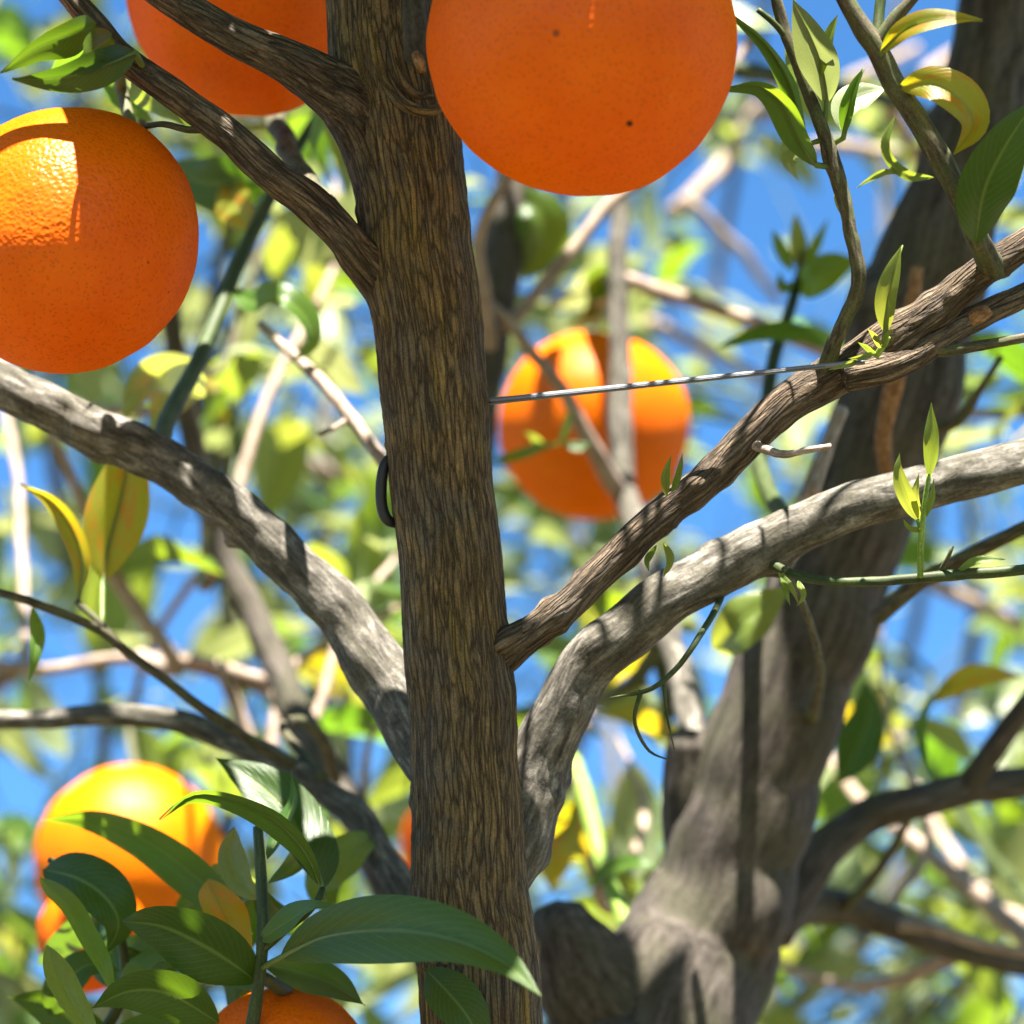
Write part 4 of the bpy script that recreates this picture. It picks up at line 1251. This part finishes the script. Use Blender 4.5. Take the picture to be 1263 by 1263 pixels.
# ------------------------------------------------------------------ oranges
def sphere_grid(nu, nv):
    v = [(0, 0, 1.0)]
    for i in range(1, nv):
        th = math.pi * i / nv
        for j in range(nu):
            a = 2 * math.pi * j / nu
            v.append((math.sin(th) * math.cos(a), math.sin(th) * math.sin(a), math.cos(th)))
    v.append((0, 0, -1.0))
    f = [(0, 1 + j, 1 + (j + 1) % nu) for j in range(nu)]
    for i in range(nv - 2):
        for j in range(nu):
            a, b = 1 + i * nu + j, 1 + i * nu + (j + 1) % nu
            f.append((a, a + nu, b + nu, b))
    e = len(v) - 1
    o = 1 + (nv - 2) * nu
    f += [(e, o + (j + 1) % nu, o + j) for j in range(nu)]
    return np.array(v), f


def orange(cx, cy, d, rx, ry, label, stem, seed, spots=(), hue=0.0, fine=False, tilt=(0, 0)):
    c = P(cx, cy, d)
    r_w, r_h = rx * PXM * d, ry * PXM * d
    root = empty('orange', c)
    tag(root, label, 'orange', 'oranges hanging in the tree')
    v, f = sphere_grid(96 if fine else 48, 64 if fine else 32)
    w = 1 + 0.022 * perlin(v * 1.3 + seed) + 0.008 * perlin(v * 4 + seed) + (0.0016 * perlin(v * 22 + seed) if fine else 0)
    rim = np.hypot(v[:, 0], v[:, 1])
    top = v[:, 2] > 0
    w = w - 0.07 * np.exp(-(rim / .17) ** 2) * top - 0.02 * np.exp(-(rim / .12) ** 2) * (~top)
    axis = unit(UP + RIGHT * tilt[0] + BACK * tilt[1])
    xa = unit(np.cross(axis, [0.1, 1, 0.2]))
    R = np.column_stack([xa, np.cross(axis, xa), axis])
    p = (v * w[:, None] * [r_w, r_w, r_h]) @ R.T
    me = make_mesh('peel', p + c, f, mats=[orange_mat('orange_peel', [((P(sx, sy, d) - c + BACK * 0), rr, col, a) if False else (sp_local(c, sx, sy, r_w, r_h), rr, col, a) for sx, sy, rr, col, a in spots], hue)])
    o = link('peel', me, root)
    # keep the peel's own centre as its origin so that object-space textures are measured from the fruit
    me.transform(Matrix.Translation(-Vector(c)))
    o.matrix_parent_inverse = Matrix.Identity(4)
    # calyx: five-lobed green button in the dimple
    g = Geo()
    cv, cf = [(0, 0, .0012)], []
    n = 20
    for k in range(n):
        a = 2 * math.pi * k / n
        rr = .0042 * (1 + .35 * math.cos(5 * a))
        cv.append((rr * .55 * math.cos(a), rr * .55 * math.sin(a), .0011))
        cv.append((rr * math.cos(a), rr * math.sin(a), .0002))
    for k in range(n):
        k2 = (k + 1) % n
        cf.append((0, 1 + 2 * k, 1 + 2 * k2))
        cf.append((1 + 2 * k, 2 + 2 * k, 2 + 2 * k2, 1 + 2 * k2))
    tp = c + axis * r_h * 0.925
    g.add((np.array(cv) @ R.T) + tp, cf)
    cal = g.build('calyx', [M['calyx']], root)
    rows = [[*(tp + axis * .0005), .0021], [*(tp + axis * .008), .0018]] + [[*P(*q), .0019] for q in stem]
    v, f, b = tube_geo(rows, nrad=8, step=.004, lump=.08)
    g = Geo()
    g.add(v, f, b)
    st = g.build('stem', [M['stem']], root)
    cal.parent = st
    cal.matrix_parent_inverse = Matrix.Identity(4)
    return root


def sp_local(c, px, py, rw, rh):
    """point of the fruit's front surface under a photo pixel, relative to its centre"""
    d0 = unit(P(px, py, 1.0) - CO)
    oc = CO - c
    b = np.dot(oc, d0)
    cc = np.dot(oc, oc) - rw * rw
    disc = max(b * b - cc, 0)
    return CO + d0 * (-b - math.sqrt(disc)) - c


BR, BL, PALE = (0.10, 0.025, 0.006), (0.012, 0.006, 0.004), (0.55, 0.34, 0.10)
orange(718, 52, .836, 190, 190, 'largest orange, shaded and speckled, hanging against the top of the trunk', [(725, -260, .85), (740, -392, .868)], 3.1,
       [(779, 151, .0011, BL, 1.0), (688, 40, .0014, BR, .8), (629, 128, .0008, BR, .7), (640, 40, .0005, BR, .6), (712, 142, .0007, PALE, .5), (772, 218, .0008, PALE, .6),
        (831, 118, .0006, PALE, .5), (825, 96, .0007, PALE, .4), (560, 90, .0006, BR, .5), (702, 186, .0005, BR, .5)], fine=True)
orange(82, 297, .895, 160, 172, 'large orange with a bright sunlit cap beside the dark ragged branch', [(150, 110, .95), (140, 60, .91), (112, 25, .872)], 8.4,
       [(43, 262, .0008, BL, .9), (150, 329, .0005, BR, .7), (186, 322, .0006, BR, .7), (211, 359, .0006, BR, .7), (88, 428, .0007, BR, .6), (40, 332, .0005, BR, .6), (25, 360, .0005, BR, .5)], fine=True, tilt=(.5, -.9))
orange(310, -10, 1.0, 153, 153, 'shaded orange tucked between the two dark branches at the top of the trunk', [(300, -300, 1.0), (262, -428, .982)], 5.2, [], fine=True)
orange(732, 525, 1.36, 118, 115, 'blurred sunlit orange hanging behind the thin metal rod', [(738, 390, 1.43), (745, 340, 1.37), (762, 330, 1.305)], 1.7, [], .03, tilt=(0, -1.1))
orange(160, 1062, 1.36, 117, 118, 'blurred yellow lit orange rising behind the arching green leaf', [(160, 900, 1.45), (185, 800, 1.43), (235, 720, 1.36), (275, 680, 1.268)], 6.6, [], .06, tilt=(0, -1.1))
orange(114, 1154, 1.18, 68, 70, 'dark shaded orange glimpsed through gaps between the glossy leaves', [(116, 1082, 1.1), (122, 1093, .955)], 9.9, [])
orange(348, 1332, .92, 112, 115, 'orange showing only its sunlit top under the long glossy leaf', [(352, 1222, .915), (325, 1206, .902)], 4.4, [])
orange(540, 1045, 1.5, 46, 62, 'far reddish orange peeking out from behind the trunk', [(545, 960, 1.48), (610, 880, 1.22)], 2.8, [])

# ------------------------------------------------------------------ the metal rod and the black handle at the trunk
rod_a, rod_b = P(596, 496, .8985), P(1066, 446, .8815)
rc = 0.5 * (rod_a + rod_b)
rod = empty('metal_rod', rod_a)
tag(rod, 'thin straight grey metal rod reaching from the trunk to the rough brown branch', 'rod')


def bar(name, a, b, wa, wb, mat, parent, shift=(0, 0), nrad=12, flat=1.0):
    ax = unit(b - a)
    view = unit(CO - .5 * (a + b))
    upv = unit(np.cross(view, ax))
    if np.dot(upv, UP) < 0:
        upv = -upv
    fr = np.cross(ax, upv)
    if np.dot(fr, view) < 0:
        fr = -fr
    V, F = [], []
    n = 40
    for i in range(n):
        t = i / (n - 1)
        c = a + (b - a) * t + upv * shift[0] + fr * shift[1]
        w = wa + (wb - wa) * t
        for j in range(nrad):
            q = 2 * math.pi * j / nrad
            V.append(c + upv * math.cos(q) * w + fr * math.sin(q) * w * flat)
    for i in range(n - 1):
        for j in range(nrad):
            k = (j + 1) % nrad
            F.append((i * nrad + j, i * nrad + k, (i + 1) * nrad + k, (i + 1) * nrad + j))
    F.append(tuple(range(nrad))[::-1])
    F.append(tuple((n - 1) * nrad + j for j in range(nrad)))
    g = Geo()
    g.add(V, F)
    return g.build(name, [M[mat]], parent)


bar('shaft', rod_a, rod_b, .0010, .00066, 'steel', rod)
bar('groove', rod_a + (rod_b - rod_a) * .01, rod_a + (rod_b - rod_a) * .9, .00026, .00016, 'steel_dark', rod, shift=(-.0002, .00088), nrad=8, flat=.6)
tipd = unit(rod_b - rod_a)
tip = bar('tip', rod_b - tipd * .0040, rod_b + tipd * .0002, .00066, .00085, 'steel', rod, flat=.8)
sk = bar('tip_socket', rod_b - tipd * .0030, rod_b - tipd * .0002, .0003, .00045, 'steel_dark', rod, shift=(0, .0005), nrad=8, flat=.8)
sk.parent = tip
sk.matrix_parent_inverse = Matrix.Identity(4)

hp = [(500, 556, .904, 9), (484, 563, .9005, 11), (475, 572, .8985, 12.5), (471, 590, .898, 14), (470, 612, .898, 14), (472, 629, .898, 14), (477, 640, .898, 14), (486, 645, .8995, 12.5), (504, 646, .904, 11)]
v, f, b = tube_geo(px_path(hp), nrad=20, step=.0006, lump=0.0)
g = Geo()
g.add(v, f, b)
hd = g.build('black_handle', [M['black']], None)
tag(hd, 'small matte black curved handle sticking out from the side of the trunk', 'handle')
